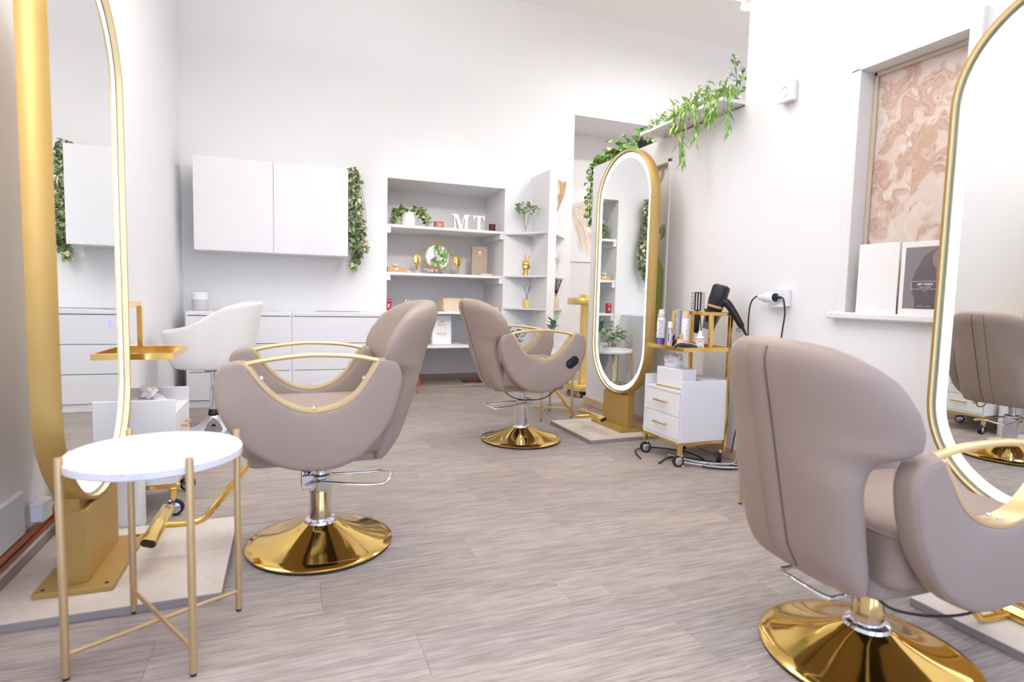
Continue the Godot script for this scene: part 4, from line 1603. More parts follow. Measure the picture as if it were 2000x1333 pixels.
func trolley_things():
	var ty := 0.6975
	var face := Basis(Vector3.UP, -0.72)      # lettering faces the room
	var t = thing("spray_bottle", "tall white hair spray bottle with purple lower label on the trolley tray", "bottle", Vector3(2.215, ty, -3.08), 0, "bottles on the trolley tray")
	spray(t, 0.025, 0.2, 0.185, M.bottle_white, M.bottle_cap_peach, 0.021, 0.03)
	lathe_part(t, "nozzle", [Vector2(0.017, 0.213), Vector2(0.017, 0.235), Vector2(0, 0.24)], M.bottle_white, 20)
	lathe_part(t, "label", [Vector2(0.0254, 0.004), Vector2(0.0254, 0.058)], M.print_purple, 24, Transform3D(), "purple label")
	lettering(t, "lettering", "Deluxe", 0.034, M.print_grey, Transform3D(face * Basis(Vector3.BACK, PI / 2), face * Vector3(0, 0.115, 0.0252)), 0.0008, true)
	lettering(t, "lettering", "WELLA", 0.012, M.print_pink, Transform3D(face, face * Vector3(0, 0.168, 0.0252)), 0.0008)
	for k in 4: text_bars(t, M.print_white, Transform3D(face, face * Vector3(-0.005, 0.046 - 0.011 * k, 0.0252)), 0.016, 0.005, 4)
	t = thing("spray_bottle", "slim lilac bottle with a clear white cap on the trolley tray", "bottle", Vector3(2.215, ty, -2.985), 0, "bottles on the trolley tray")
	spray(t, 0.0175, 0.16, 0.1, M.bottle_lilac, M.thin_glass, 0.017, 0.03)
	lathe_part(t, "nozzle", [Vector2(0.016, 0.128), Vector2(0.013, 0.165), Vector2(0, 0.168)], M.bottle_white, 20)
	lathe_part(t, "pump", [Vector2(0.007, 0.1), Vector2(0.007, 0.13)], M.bottle_white, 10)
	var st = S()
	bx(st, face * Vector3(-0.005, 0.07, 0.0172), Vector3(0.006, 0.05, 0.002), 0.0, face)
	part(t, "label", st, M.print_purple)
	t = thing("spray_bottle", "tall white spray can with peach cap in the middle of the trolley tray", "bottle", Vector3(2.305, ty, -2.955), 0, "bottles on the trolley tray")
	spray(t, 0.024, 0.2, 0.19, M.bottle_white, M.bottle_cap_peach, 0.021, 0.042)
	lathe_part(t, "label", [Vector2(0.0244, 0.045), Vector2(0.0244, 0.05)], M.label_pink, 24)
	for k in 7:
		st = S()
		bx(st, face * Vector3(-0.012 + 0.024 * (k % 2), 0.07 + k * 0.015, 0.0215), Vector3(0.006, 0.003, 0.002), 0.0, face)
		part(t, "lettering", st, M.print_grey)
	t = thing("spray_bottle", "grey-blue bottle standing behind the peach-capped spray can", "bottle", Vector3(2.31, ty, -3.03), 0, "bottles on the trolley tray")
	spray(t, 0.022, 0.2, 0.19, M.bottle_grey, M.bottle_grey, 0.018, 0.05)
	t = thing("small_bottle", "small white bottle with pink label near the trolley tray's corner", "bottle", Vector3(2.315, ty, -2.822), 0, "bottles on the trolley tray")
	lathe_part(t, "bottle", [Vector2(0, 0), Vector2(0.023, 0), Vector2(0.024, 0.004), Vector2(0.024, 0.075), Vector2(0.018, 0.085), Vector2(0.011, 0.09), Vector2(0, 0.09)], M.bottle_white, 24)
	lathe_part(t, "cap", [Vector2(0.013, 0.088), Vector2(0.012, 0.118), Vector2(0, 0.12)], M.bottle_white, 20)
	lathe_part(t, "label", [Vector2(0.0244, 0.066), Vector2(0.0244, 0.074)], M.label_pink, 24)
	st = S()
	bx(st, face * Vector3(0.004, 0.022, 0.0238), Vector3(0.016, 0.008, 0.002), 0.0, face * Basis(Vector3.BACK, -0.7))
	bx(st, face * Vector3(0.009, 0.012, 0.0232), Vector3(0.012, 0.008, 0.002), 0.0, face * Basis(Vector3.BACK, -0.4))
	part(t, "label_print", st, M.candle_pink)
	st = S()
	bx(st, face * Vector3(0, 0.055, 0.0238), Vector3(0.024, 0.003, 0.0016), 0.0, face)
	part(t, "lettering", st, M.print_purple)
	t = thing("perfume_bottle", "small square peach perfume bottle with gold cap on the trolley tray", "bottle", Vector3(2.235, ty, -2.9), -0.5)
	box_part(t, "bottle", Vector3(-0.024, 0, -0.012), Vector3(0.024, 0.062, 0.012), M.perfume_glass, 0.004)
	box_part(t, "label", Vector3(-0.018, 0.012, 0.0118), Vector3(0.012, 0.05, 0.0124), M.paper_white, 0.0)
	lathe_part(t, "cap", [Vector2(0.012, 0.062), Vector2(0.012, 0.09), Vector2(0.007, 0.091), Vector2(0.007, 0.102), Vector2(0, 0.103)], M.gold_rail, 16)
	t = thing("hairbrush", "black oval palm hairbrush lying at the front of the trolley tray", "brush", Vector3(2.228, ty, -2.838), -0.72)
	var prof = []
	for k in 11:
		var a := PI * k / 10
		prof.append(Vector2(0.068 * cos(a), 0.036 * pow(sin(a), 0.55) + (0.003 if k > 5 else 0.0)))
	var o2 = []
	for q in prof: o2.append(q)
	st = S()
	extr(st, o2, -0.022, 0.022, 0.009, Transform3D(Basis(), Vector3(0, 0.006, 0)), 3)
	part(t, "pad", st, M.brush_black)
	st = S()
	var band = []
	for q in prof: band.append(Vector3(q.x * 1.0, q.y * 1.0 + 0.006, -0.021))
	tube(st, band, 0.0035, 6)
	part(t, "shell", st, M.cork)
	t = thing("straightener", "red and black hair clamp leaning behind the bottles on the tray", "hair tool", Vector3(2.28, ty + 0.01, -3.05), -0.7)
	var lean := Basis(Vector3.BACK, -0.55)
	st = S()
	bx(st, lean * Vector3(0, 0.075, 0), Vector3(0.02, 0.15, 0.018), 0.004, lean)
	part(t, "red_arm", st, M.red_plastic)
	st = S()
	bx(st, lean * Vector3(-0.018, 0.085, 0), Vector3(0.014, 0.16, 0.02), 0.004, lean)
	part(t, "black_arm", st, M.black_plastic)
	t = thing("makeup_brush", "black and peach slanted stick at the far end of the tray", "brush", Vector3(2.245, ty + 0.012, -3.0), -0.7)
	lean = Basis(Vector3.BACK, -0.6)
	st = S()
	tube(st, [lean * Vector3(0, -0.005, 0), lean * Vector3(0, 0.05, 0)], 0.009, 10)
	part(t, "handle", st, M.black_plastic)
	st = S()
	tube(st, [lean * Vector3(0, 0.05, 0), lean * Vector3(0, 0.075, 0)], [0.009, 0.006], 10)
	part(t, "tip", st, M.candle_pink)
	# vent brush hanging in the rack
	t = thing("vent_brush", "black vent hairbrush hanging upright in the trolley rack", "brush", Vector3(2.42, 0.79, -2.99), -0.75)
	t.scale = Vector3(1.15, 1.06, 1.0)
	st = S()
	extr(st, rrect(0.028, 0.115, 0.011, 5), -0.005, 0.005, 0.003, Transform3D(Basis(), Vector3(0, 0.058, 0)), 2)
	part(t, "handle", st, M.brush_black)
	box_part(t, "neck", Vector3(-0.008, 0.11, -0.004), Vector3(0.008, 0.14, 0.004), M.brush_black)
	st = S()
	for q in [-0.014, 0.0, 0.014]: bx(st, Vector3(q, 0.19, 0), Vector3(0.008, 0.11, 0.008), 0.002)
	bx(st, Vector3(0, 0.243, 0), Vector3(0.036, 0.006, 0.008), 0.002)
	bx(st, Vector3(0, 0.138, 0), Vector3(0.036, 0.006, 0.008), 0.002)
	part(t, "head", st, M.brush_black)
	for k in 10:
		for s in [-1, 1]:
			st = S()
			tube(st, [Vector3(s * 0.014, 0.145 + k * 0.0105, 0), Vector3(s * 0.037, 0.145 + k * 0.0105, 0.001)], 0.0019, 5)
			part(t, "bristle", st, M.brush_black)
	tube_part(t, "tail_comb", [Vector3(0.014, 0.11, 0), Vector3(0.026, 0.01, 0)], [0.004, 0.002], M.brush_black, 6, 1)
	# holder and hair dryer
	t = thing("dryer_holder", "smoky plastic cone holder set into the trolley rack", "holder", Vector3(2.443, 0.93, -2.868), -0.75)
	t.scale = Vector3.ONE * 1.15
	lathe_part(t, "cone", [Vector2(0.03, -0.098), Vector2(0.046, 0.0)], M.smoky_plastic, 28, Transform3D(Basis(Vector3.BACK, -0.25), Vector3.ZERO))
	var st2 = S()
	tube(st2, ring3(0.047, 28, Basis(Vector3.BACK, -0.25), Vector3.ZERO), 0.005, 8, true)
	part(t, "rim", st2, M.black_plastic)
	t = thing("hair_dryer", "black hair dryer resting nozzle-down in the trolley's holder", "hair dryer", Vector3(2.443, 0.93, -2.868), -0.75)
	t.scale = Vector3.ONE * 1.22
	var tilt := Basis(Vector3.BACK, -0.25)
	lathe_part(t, "barrel", [Vector2(0.0, -0.055), Vector2(0.026, -0.055), Vector2(0.03, -0.01), Vector2(0.039, 0.02), Vector2(0.043, 0.06), Vector2(0.043, 0.125), Vector2(0.04, 0.132), Vector2(0.036, 0.134)], M.black_plastic, 32, Transform3D(tilt, Vector3.ZERO))
	var gr = lathe_part(t, "intake_grille", [Vector2(0.0365, 0.134), Vector2(0.034, 0.137), Vector2(0.0, 0.139)], M.grey_plastic, 28, Transform3D(tilt, Vector3.ZERO))
	for k in 6:
		st = S()
		bx(st, tilt * Vector3(-0.024 + k * 0.0096, 0.139, 0), Vector3(0.0042, 0.004, 0.056), 0.001, tilt)
		part(gr, "slat", st, M.black_plastic)
	lathe_part(t, "gold_ring", [Vector2(0.0402, 0.022), Vector2(0.0412, 0.034)], M.gold_champagne, 28, Transform3D(tilt, Vector3.ZERO))
	tube_part(t, "grip", [Vector3(0.035, 0.055, 0.012), Vector3(0.062, 0.045, 0.016), Vector3(0.095, 0.0, 0.018), Vector3(0.125, -0.05, 0.02), Vector3(0.138, -0.072, 0.02)], [0.02, 0.021, 0.021, 0.02, 0.02, 0.02, 0.0195, 0.019, 0.0185, 0.018, 0.018, 0.0175, 0.017, 0.0165, 0.016, 0.016, 0.015, 0.015, 0.014, 0.013, 0.012], M.black_plastic, 12)
	st = S()
	tube(st, ring3(0.008, 12, Basis(Vector3.RIGHT, PI / 2), Vector3(0.122, -0.085, 0.02)), 0.0022, 6, true)
	part(t, "hanging_loop", st, M.grey_plastic)
	tube_part(t, "cord_sleeve", [Vector3(0.137, -0.07, 0.02), Vector3(0.158, -0.108, 0.022)], [0.008, 0.005], M.black_plastic, 8, 1)
	tube_part(t, "cord", [Vector3(0.157, -0.106, 0.022), Vector3(0.166, -0.14, 0.02), Vector3(0.163, -0.2, 0.015), Vector3(0.16, -0.4, 0.01), Vector3(0.15, -0.5, 0.01), Vector3(0.13, -0.62, 0.02), Vector3(0.12, -0.7, 0.03)], 0.0038, M.cord_black)
	# tissue box on the trolley
	t = thing("tissue_box", "white tissue box with a gold base strip on the right trolley", "tissue box", Vector3(2.262, 0.4525, -2.965), 0.12)
	box_part(t, "box", Vector3(-0.06, 0.008, -0.11), Vector3(0.06, 0.125, 0.11), M.white_lacquer, 0.004)
	box_part(t, "base_strip", Vector3(-0.061, 0, -0.111), Vector3(0.061, 0.008, 0.111), M.gold_tray, 0.001)
	crumple(t, "tissue", Vector3(-0.01, 0.12, -0.02), 0.055, 0.085, 3)
	t = thing("folded_towel", "folded white towel in the top of the right trolley", "towel", Vector3(2.42, 0.4525, -2.93), 0.0)
	towel(t, 0.12, 0.06, 0.26)
	t = thing("folded_towel", "crumpled white tissue pack in the top of the left trolley", "towel", Vector3(-0.6, 0.4525, -3.0), 0.3)
	towel(t, 0.16, 0.045, 0.14)
	crumple(t, "tissue", Vector3(0.02, 0.04, 0.0), 0.05, 0.05, 8)

func text_bars(t, m, xf: Transform3D, w: float, h: float, n: int):      # a line of print too small to read
	var st = S()
	for k in n:
		if k == int(n * 0.55): continue
		var hh := h * (0.7 + 0.3 * ((k * 7) % 3) / 2.0)
		bx(st, xf * Vector3(-w / 2 + w * (k + 0.5) / n, (hh - h) * 0.5, 0.0), Vector3(w / n * 0.7, hh, 0.0008), 0.0, xf.basis)
	part(t, "lettering", st, m)

func ring3(r, n, b: Basis, o: Vector3):
	var out = []
	for k in n: out.append(o + b * Vector3(r * cos(TAU * k / n), 0, r * sin(TAU * k / n)))
	return out

func crumple(t, called, at, r, h, sd):
	var nn = noise(1.6, sd, 2)
	var st = S()
	st.set_smooth_group(1)
	var rows = []
	for j in 9:
		var v := j / 8.0
		var row = []
		for k in 20:
			var a := TAU * k / 20
			var f := 1.0 + 0.9 * nn.get_noise_2d(cos(a) * 1.4 + v, sin(a) * 1.4)
			var rr: float = r * (0.35 + 0.75 * sin(PI * minf(v * 0.72 + 0.12, 1.0))) * f
			row.append(at + Vector3(cos(a) * rr * 0.6, h * v + 0.02 * nn.get_noise_2d(a * 2, v * 3) * v, sin(a) * rr))
		rows.append(row)
	for j in 8:
		for k in 20:
			quad(st, rows[j][(k + 1) % 20], rows[j][k], rows[j + 1][k], rows[j + 1][(k + 1) % 20])
	for k in range(1, 19): tri(st, rows[8][0], rows[8][k + 1], rows[8][k])
	part(t, called, st, M.cloth_white)

func towel(t, w, h, d):
	for k in 3:
		var st = S()
		extr(st, rrect(w - 0.006 * k, h / 3.2, h / 6.5, 4), -d / 2 + 0.004 * k, d / 2 - 0.003 * k, 0.003, Transform3D(Basis(), Vector3(0.003 * k, h * (k + 0.5) / 3, 0)), 2)
		part(t, "fold", st, M.cloth_white)

func niche_things():
	var y1 := 1.6905
	var y2 := 1.2095
	var y3 := 0.8155
	var y4 := 0.4525
	var t
	var st
	# letters
	for k in 2:
		t = thing("letter_" + ["m", "t"][k], ["white marquee letter M on the top niche shelf", "white marquee letter T on the top niche shelf"][k], "letter", Vector3([1.753, 1.96][k], y1, -6.12), 0, "letters on the niche shelf")
		var o = lettering(t, "letter_body", ["M", "T"][k], 0.215, M.white_paint, Transform3D(Basis(), Vector3(0, 0.0785, 0)), 0.04, true, true)
		o.name = "letter_body"
		var pts = [[-0.055, 0.02], [-0.05, 0.07], [-0.05, 0.12], [-0.02, 0.08], [0, 0.03], [0.02, 0.08], [0.05, 0.12], [0.05, 0.07], [0.055, 0.02]] if k == 0 else [[0, 0.02], [0, 0.06], [0, 0.1], [0, 0.14], [-0.045, 0.14], [0.045, 0.14]]
		for p in pts:
			lathe_part(t, "bulb", [Vector2(0.004, 0), Vector2(0.004, 0.003), Vector2(0, 0.005)], M.ceramic_white, 8, Transform3D(Basis(Vector3.RIGHT, PI / 2), Vector3(p[0], p[1], 0.02)))
	# candles
	t = thing("candle", "rosy glass candle with pale print left of the letter M", "candle", Vector3(1.505, y1, -6.08))
	lathe_part(t, "glass", [Vector2(0, 0), Vector2(0.05, 0), Vector2(0.053, 0.004), Vector2(0.053, 0.068), Vector2(0.049, 0.068), Vector2(0.049, 0.05), Vector2(0, 0.05)], M.candle_pink, 28)
	for k in 4:
		st = S()
		bx(st, Vector3(-0.012 + 0.012 * (k % 3), 0.022 + 0.008 * k, 0.052), Vector3(0.03, 0.004, 0.002))
		part(t, "label_print", st, M.petal_pink)
	t = thing("candle", "dark wine-red candle at the right end of the top niche shelf", "candle", Vector3(2.105, y1, -6.08))
	lathe_part(t, "glass", [Vector2(0, 0), Vector2(0.033, 0), Vector2(0.036, 0.004), Vector2(0.038, 0.082), Vector2(0.034, 0.082), Vector2(0.033, 0.06), Vector2(0, 0.06)], M.candle_wine, 24)
	lathe_part(t, "wick", [Vector2(0.0015, 0.06), Vector2(0.001, 0.072), Vector2(0, 0.072)], M.black_plastic, 6)
	# second shelf
	t = thing("tissue_box", "brown cardboard tissue box at the left of the second niche shelf", "tissue box", Vector3(1.055, y2, -6.06))
	box_part(t, "box", Vector3(-0.092, 0, -0.05), Vector3(0.092, 0.055, 0.05), M.cardboard, 0.002)
	box_part(t, "sticker", Vector3(-0.014, 0.024, 0.0502), Vector3(0.014, 0.04, 0.0508), M.paper_white, 0.0)
	crumple(t, "tissue", Vector3(0, 0.05, 0), 0.05, 0.03, 5)
	var brl = ["gold oval hairbrush standing left of the sunburst mirror", "gold oval hairbrush standing right of the sunburst mirror"]
	for k in 2:
		t = thing("gold_hairbrush", brl[k], "brush", Vector3([1.318, 1.793][k], y2, -6.3), 0, "gold hairbrushes in the niche")
		t.rotation.z = [-0.05, 0.09][k]
		st = S()
		var e = []
		for i in 24: e.append(Vector2(0.043 * cos(TAU * i / 24), 0.062 * sin(TAU * i / 24)))
		extr(st, e, -0.01, 0.01, 0.007, Transform3D(Basis(), Vector3(0, 0.155, 0)), 3)
		part(t, "head", st, M.gold_polished)
		st = S()
		tube(st, [Vector3(0, 0.1, 0), Vector3(0, 0.08, 0), Vector3(0, 0.04, 0), Vector3(0, 0.004, 0)], [0.016, 0.011, 0.009, 0.011], 10)
		part(t, "handle", st, M.gold_polished)
	t = thing("sunburst_mirror", "round mirror with a thin gold sunburst frame in the niche", "mirror", Vector3(1.56, y2, -6.33))
	t.rotation.x = -0.05
	var my := 0.2
	lathe_part(t, "mirror_glass", [Vector2(0, 0.004), Vector2(0.128, 0.004), Vector2(0.128, -0.004), Vector2(0, -0.004)], M.mirror_glass, 48, Transform3D(Basis(Vector3.RIGHT, PI / 2), Vector3(0, my, 0)))
	st = S()
	tube(st, ring3(0.132, 48, Basis(Vector3.RIGHT, PI / 2), Vector3(0, my, 0)), 0.007, 8, true)
	part(t, "frame", st, M.gold_rail)
	for k in 36:
		var a := TAU * k / 36
		var d := Vector3(cos(a), sin(a), 0)
		if my + d.y * 0.2 < 0.005: continue
		st = S()
		var s_ := Vector3(-d.y, d.x, 0) * 0.012
		tube(st, [Vector3(0, my, 0) + d * 0.136 - s_, Vector3(0, my, 0) + d * 0.19 - s_ * 0.9, Vector3(0, my, 0) + d * 0.2, Vector3(0, my, 0) + d * 0.19 + s_ * 0.9, Vector3(0, my, 0) + d * 0.136 + s_], 0.0022, 5)
		part(t, "ray", st, M.gold_rail)
	t = thing("reflection_sprig", "green sprig with white blossom added in place of the reflection in the round mirror", "plant", Vector3(1.56, y2, -6.31))  # leaves added to stand for greenery reflected in the glass
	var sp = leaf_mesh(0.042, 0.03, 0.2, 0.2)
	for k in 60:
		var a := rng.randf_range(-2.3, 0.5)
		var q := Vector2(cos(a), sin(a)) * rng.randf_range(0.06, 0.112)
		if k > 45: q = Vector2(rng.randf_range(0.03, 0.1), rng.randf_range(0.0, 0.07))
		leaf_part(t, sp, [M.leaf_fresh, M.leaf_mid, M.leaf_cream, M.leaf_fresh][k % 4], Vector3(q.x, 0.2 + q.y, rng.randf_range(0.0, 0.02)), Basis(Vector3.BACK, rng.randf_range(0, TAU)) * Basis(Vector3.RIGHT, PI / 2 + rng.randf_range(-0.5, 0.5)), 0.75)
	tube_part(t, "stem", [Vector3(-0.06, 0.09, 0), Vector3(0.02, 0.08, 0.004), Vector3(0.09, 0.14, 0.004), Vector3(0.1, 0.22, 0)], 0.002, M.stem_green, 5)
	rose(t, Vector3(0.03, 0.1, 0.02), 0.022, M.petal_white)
	t = thing("rose_bunch", "bunch of pale pink roses lying before the sunburst mirror", "flowers", Vector3(1.41, y2, -6.04))
	for k in 9:
		var q := Vector3(rng.randf_range(-0.075, 0.075), rng.randf_range(0.016, 0.04), rng.randf_range(-0.03, 0.03))
		rose(t, q, 0.019, M.petal_pink)
	for k in 2:
		t = thing("hair_clip", ["small cream hair clip left of the pink roses", "small cream hair clip beside the brown tissue box"][k], "clip", Vector3([1.27, 1.19][k], y2, -6.02), 0.3 * k)
		st = S()
		tube(st, ring3(0.019, 14, Basis(), Vector3(0, 0.009, 0)), 0.008, 8, true)
		part(t, "ring", st, M.petal_white)
		box_part(t, "clasp", Vector3(-0.006, 0.004, 0.015), Vector3(0.006, 0.016, 0.027), M.candle_pink, 0.002)
	t = thing("gift_box", "tall beige box with a small round emblem in the niche", "box", Vector3(2.005, y2, -6.22))
	box_part(t, "box", Vector3(-0.09, 0, -0.03), Vector3(0.09, 0.325, 0.03), M.beige_card, 0.003)
	lathe_part(t, "emblem", [Vector2(0.015, 0.0004), Vector2(0.012, 0.0012), Vector2(0.0, 0.0012)], M.petal_white, 16, Transform3D(Basis(Vector3.RIGHT, PI / 2), Vector3(0, 0.258, 0.03)))
	st = S()
	bx(st, Vector3(0, 0.23, 0.0305), Vector3(0.05, 0.003, 0.001))
	part(t, "lettering", st, M.petal_white)
	t = thing("pink_sponge", "flat pink cosmetic pad at the right of the second niche shelf", "pad", Vector3(2.03, y2, -6.02), 0.2)
	st = S()
	extr(st, rrect(0.13, 0.07, 0.03), 0, 0.02, 0.006, Transform3D(XZ, Vector3.ZERO), 3)
	part(t, "pad", st, M.petal_pink)
	box_part(t, "stripe", Vector3(-0.02, 0.02, -0.012), Vector3(0.03, 0.022, 0.012), M.candle_pink, 0.0005)
	# third shelf
	t = thing("red_tube", "red carton tube at the left end of the third niche shelf", "tube", Vector3(0.982, y3, -6.04))
	box_part(t, "carton", Vector3(-0.024, 0, -0.018), Vector3(0.024, 0.118, 0.018), M.red_carton, 0.002)
	box_part(t, "label_print", Vector3(-0.014, 0.03, 0.0182), Vector3(0.004, 0.07, 0.0187), M.petal_pink, 0.0)
	box_part(t, "label_print", Vector3(-0.018, 0.098, 0.0182), Vector3(0.018, 0.104, 0.0187), M.petal_pink, 0.0)
	for k in 2:
		t = thing("small_bottle", ["small white bottle behind the chair on the third niche shelf, left one", "small white bottle behind the chair on the third niche shelf, right one"][k], "bottle", Vector3(1.178 + k * 0.038, y3, -6.15), 0, "small white bottles in the niche")
		lathe_part(t, "bottle", [Vector2(0, 0), Vector2(0.015, 0), Vector2(0.015, 0.075), Vector2(0.008, 0.085)], M.bottle_white, 14)
		lathe_part(t, "cap", [Vector2(0.009, 0.083), Vector2(0.009, 0.112), Vector2(0, 0.112)], M.bottle_white, 14)
	t = thing("woven_basket", "cream woven basket on the third niche shelf", "basket", Vector3(1.7, y3, -6.16), 0.12)
	var bw := 0.29
	for s in [[0, 0.085], [0, -0.085]]: box_part(t, "side", Vector3(-bw / 2, 0, s[1] - 0.006), Vector3(bw / 2, 0.135, s[1] + 0.006), M.wicker, 0.003)
	for s in [-1, 1]: box_part(t, "side", Vector3(s * bw / 2 - 0.006, 0, -0.085), Vector3(s * bw / 2 + 0.006, 0.135, 0.085), M.wicker, 0.003)
	box_part(t, "bottom", Vector3(-bw / 2, 0, -0.085), Vector3(bw / 2, 0.008, 0.085), M.wicker, 0.001)
	st = S()
	tube(st, tr3(rrect(bw + 0.01, 0.18, 0.02, 3), 0, 0.135), 0.006, 6, true)
	part(t, "rim", st, M.wicker)
	t = thing("black_comb", "black comb lying on the third niche shelf left of the basket", "comb", Vector3(1.51, y3, -6.02), 0.1)
	box_part(t, "spine", Vector3(-0.06, 0, -0.008), Vector3(0.06, 0.006, 0.004), M.black_plastic, 0.001)
	for k in 14: box_part(t, "tooth", Vector3(-0.057 + k * 0.0085, 0.001, 0.004), Vector3(-0.053 + k * 0.0085, 0.005, 0.024), M.black_plastic, 0.0)
	t = thing("card_box", "small cream box at the right end of the third niche shelf", "box", Vector3(2.16, y3, -6.06))
	box_part(t, "box", Vector3(-0.03, 0, -0.03), Vector3(0.03, 0.055, 0.03), M.wicker, 0.002)
	box_part(t, "lid", Vector3(-0.032, 0.055, -0.032), Vector3(0.032, 0.064, 0.032), M.beige_card, 0.002)
	t = thing("black_jar", "black round jar at the right of the third niche shelf behind the chair", "jar", Vector3(2.05, y3, -6.2))
	lathe_part(t, "jar", [Vector2(0, 0), Vector2(0.035, 0), Vector2(0.037, 0.07), Vector2(0.03, 0.078), Vector2(0, 0.078)], M.black_plastic, 20)
	lathe_part(t, "lid", [Vector2(0.036, 0.078), Vector2(0.036, 0.1), Vector2(0, 0.102)], M.black_plastic, 20)
	# fourth shelf
	t = thing("book_box", "white book box with pink lettering on the lowest niche shelf", "book", Vector3(1.56, y4, -6.12))
	t.rotation = Vector3(-0.06, 0.1, 0)
	box_part(t, "cover", Vector3(-0.108, 0, -0.03), Vector3(0.108, 0.315, 0.03), M.paper_white, 0.002)
	lettering(t, "lettering", "WELLA", 0.03, M.print_pink, Transform3D(Basis(), Vector3(0, 0.212, 0.0305)), 0.0008)
	text_bars(t, M.print_pink, Transform3D(Basis(), Vector3(-0.005, 0.115, 0.0305)), 0.11, 0.011, 14)
	text_bars(t, M.print_pink, Transform3D(Basis(), Vector3(0, 0.096, 0.0305)), 0.065, 0.005, 10)
	for k in 3:
		st = S()
		tube(st, curve([Vector3(-0.02 + k * 0.008, 0.25 + k * 0.002, 0.031), Vector3(0.0, 0.236, 0.031), Vector3(0.022 - k * 0.004, 0.246 + k * 0.003, 0.031)], 4), 0.0018, 5)
		part(t, "emblem", st, M.print_pink)
	lettering(t, "lettering", "WELLA", 0.018, M.print_pink, Transform3D(Basis(Vector3.UP, -PI / 2) * Basis(Vector3.BACK, PI / 2), Vector3(-0.1085, 0.16, 0)), 0.0008)
	t = thing("magazine", "thin magazine lying on the lowest niche shelf", "magazine", Vector3(1.86, y4, -6.12), 0.2, "magazines")
	magazine(t, 0.16, 0.21, M.beige_card)
	t = thing("magazine", "magazine with a reddish cover lying on the niche floor", "magazine", Vector3(1.97, 0.0, -6.27), -0.08, "magazines")
	magazine(t, 0.25, 0.28, M.flame_poster)
	t = thing("magazine", "open magazine lying on the white chests beside the niche", "magazine", Vector3(0.45, 0.8055, -5.62), 0.06, "magazines")
	magazine(t, 0.4, 0.24, M.beige_card)
	t = thing("flame_poster", "dark flame poster leaning at the niche floor behind the chair", "poster", Vector3(1.24, 0.0, -6.12), 0.05)
	t.rotation.x = -0.12
	box_part(t, "board", Vector3(-0.1, 0, -0.006), Vector3(0.1, 0.36, 0.0), M.black_plastic, 0.001)
	var p = part(t, "print", panel_uv(0.198, 0.358), M.flame_poster)
	p.position = Vector3(0, 0.18, 0.0006)
	# speaker on the chest
	t = thing("smart_speaker", "white and pale grey cylinder speaker on the chest by the left corner", "speaker", Vector3(-0.706, 0.8055, -5.7))
	lathe_part(t, "fabric_base", [Vector2(0, 0), Vector2(0.06, 0), Vector2(0.064, 0.006), Vector2(0.064, 0.095)], M.speaker_fabric, 32)
	lathe_part(t, "shell", [Vector2(0.064, 0.095), Vector2(0.064, 0.15), Vector2(0.058, 0.157), Vector2(0, 0.158)], M.ceramic_white, 32)

func magazine(t, w, d, m):
	box_part(t, "pages", Vector3(-w / 2, 0, -d / 2), Vector3(w / 2, 0.006, d / 2), M.paper_white, 0.001)
	var p = part(t, "cover", panel_uv(w - 0.004, d - 0.004), m)
	p.transform = Transform3D(Basis(Vector3.RIGHT, -PI / 2), Vector3(0, 0.0066, 0))

func rose(t, at: Vector3, r: float, m):
	var st = S()
	for j in 3:
		var rr := r * (1.0 - 0.28 * j)
		for k in 5:
			var a := TAU * (k + 0.5 * j) / 5
			var d := Vector3(cos(a), 0, sin(a))
			var s := Vector3(-d.z, 0, d.x)
			st.set_smooth_group(1)
			var b0 := at + Vector3(0, -r * 0.5, 0)
			var m1 := at + d * rr * 0.8 - s * rr * 0.6 + Vector3(0, 0.1 * r, 0)
			var m2 := at + d * rr * 0.8 + s * rr * 0.6 + Vector3(0, 0.1 * r, 0)
			var t1 := at + d * rr * 0.85 - s * rr * 0.35 + Vector3(0, r * (0.5 + 0.15 * j), 0)
			var t2 := at + d * rr * 0.85 + s * rr * 0.35 + Vector3(0, r * (0.5 + 0.15 * j), 0)
			tri(st, b0, m2, m1)
			quad(st, m1, m2, t2, t1)
	lathe(st, [Vector2(r * 0.3, -r * 0.2), Vector2(r * 0.4, r * 0.4), Vector2(0, r * 0.6)], 8, Transform3D(Basis(), at))
	part(t, "flower", st, m)

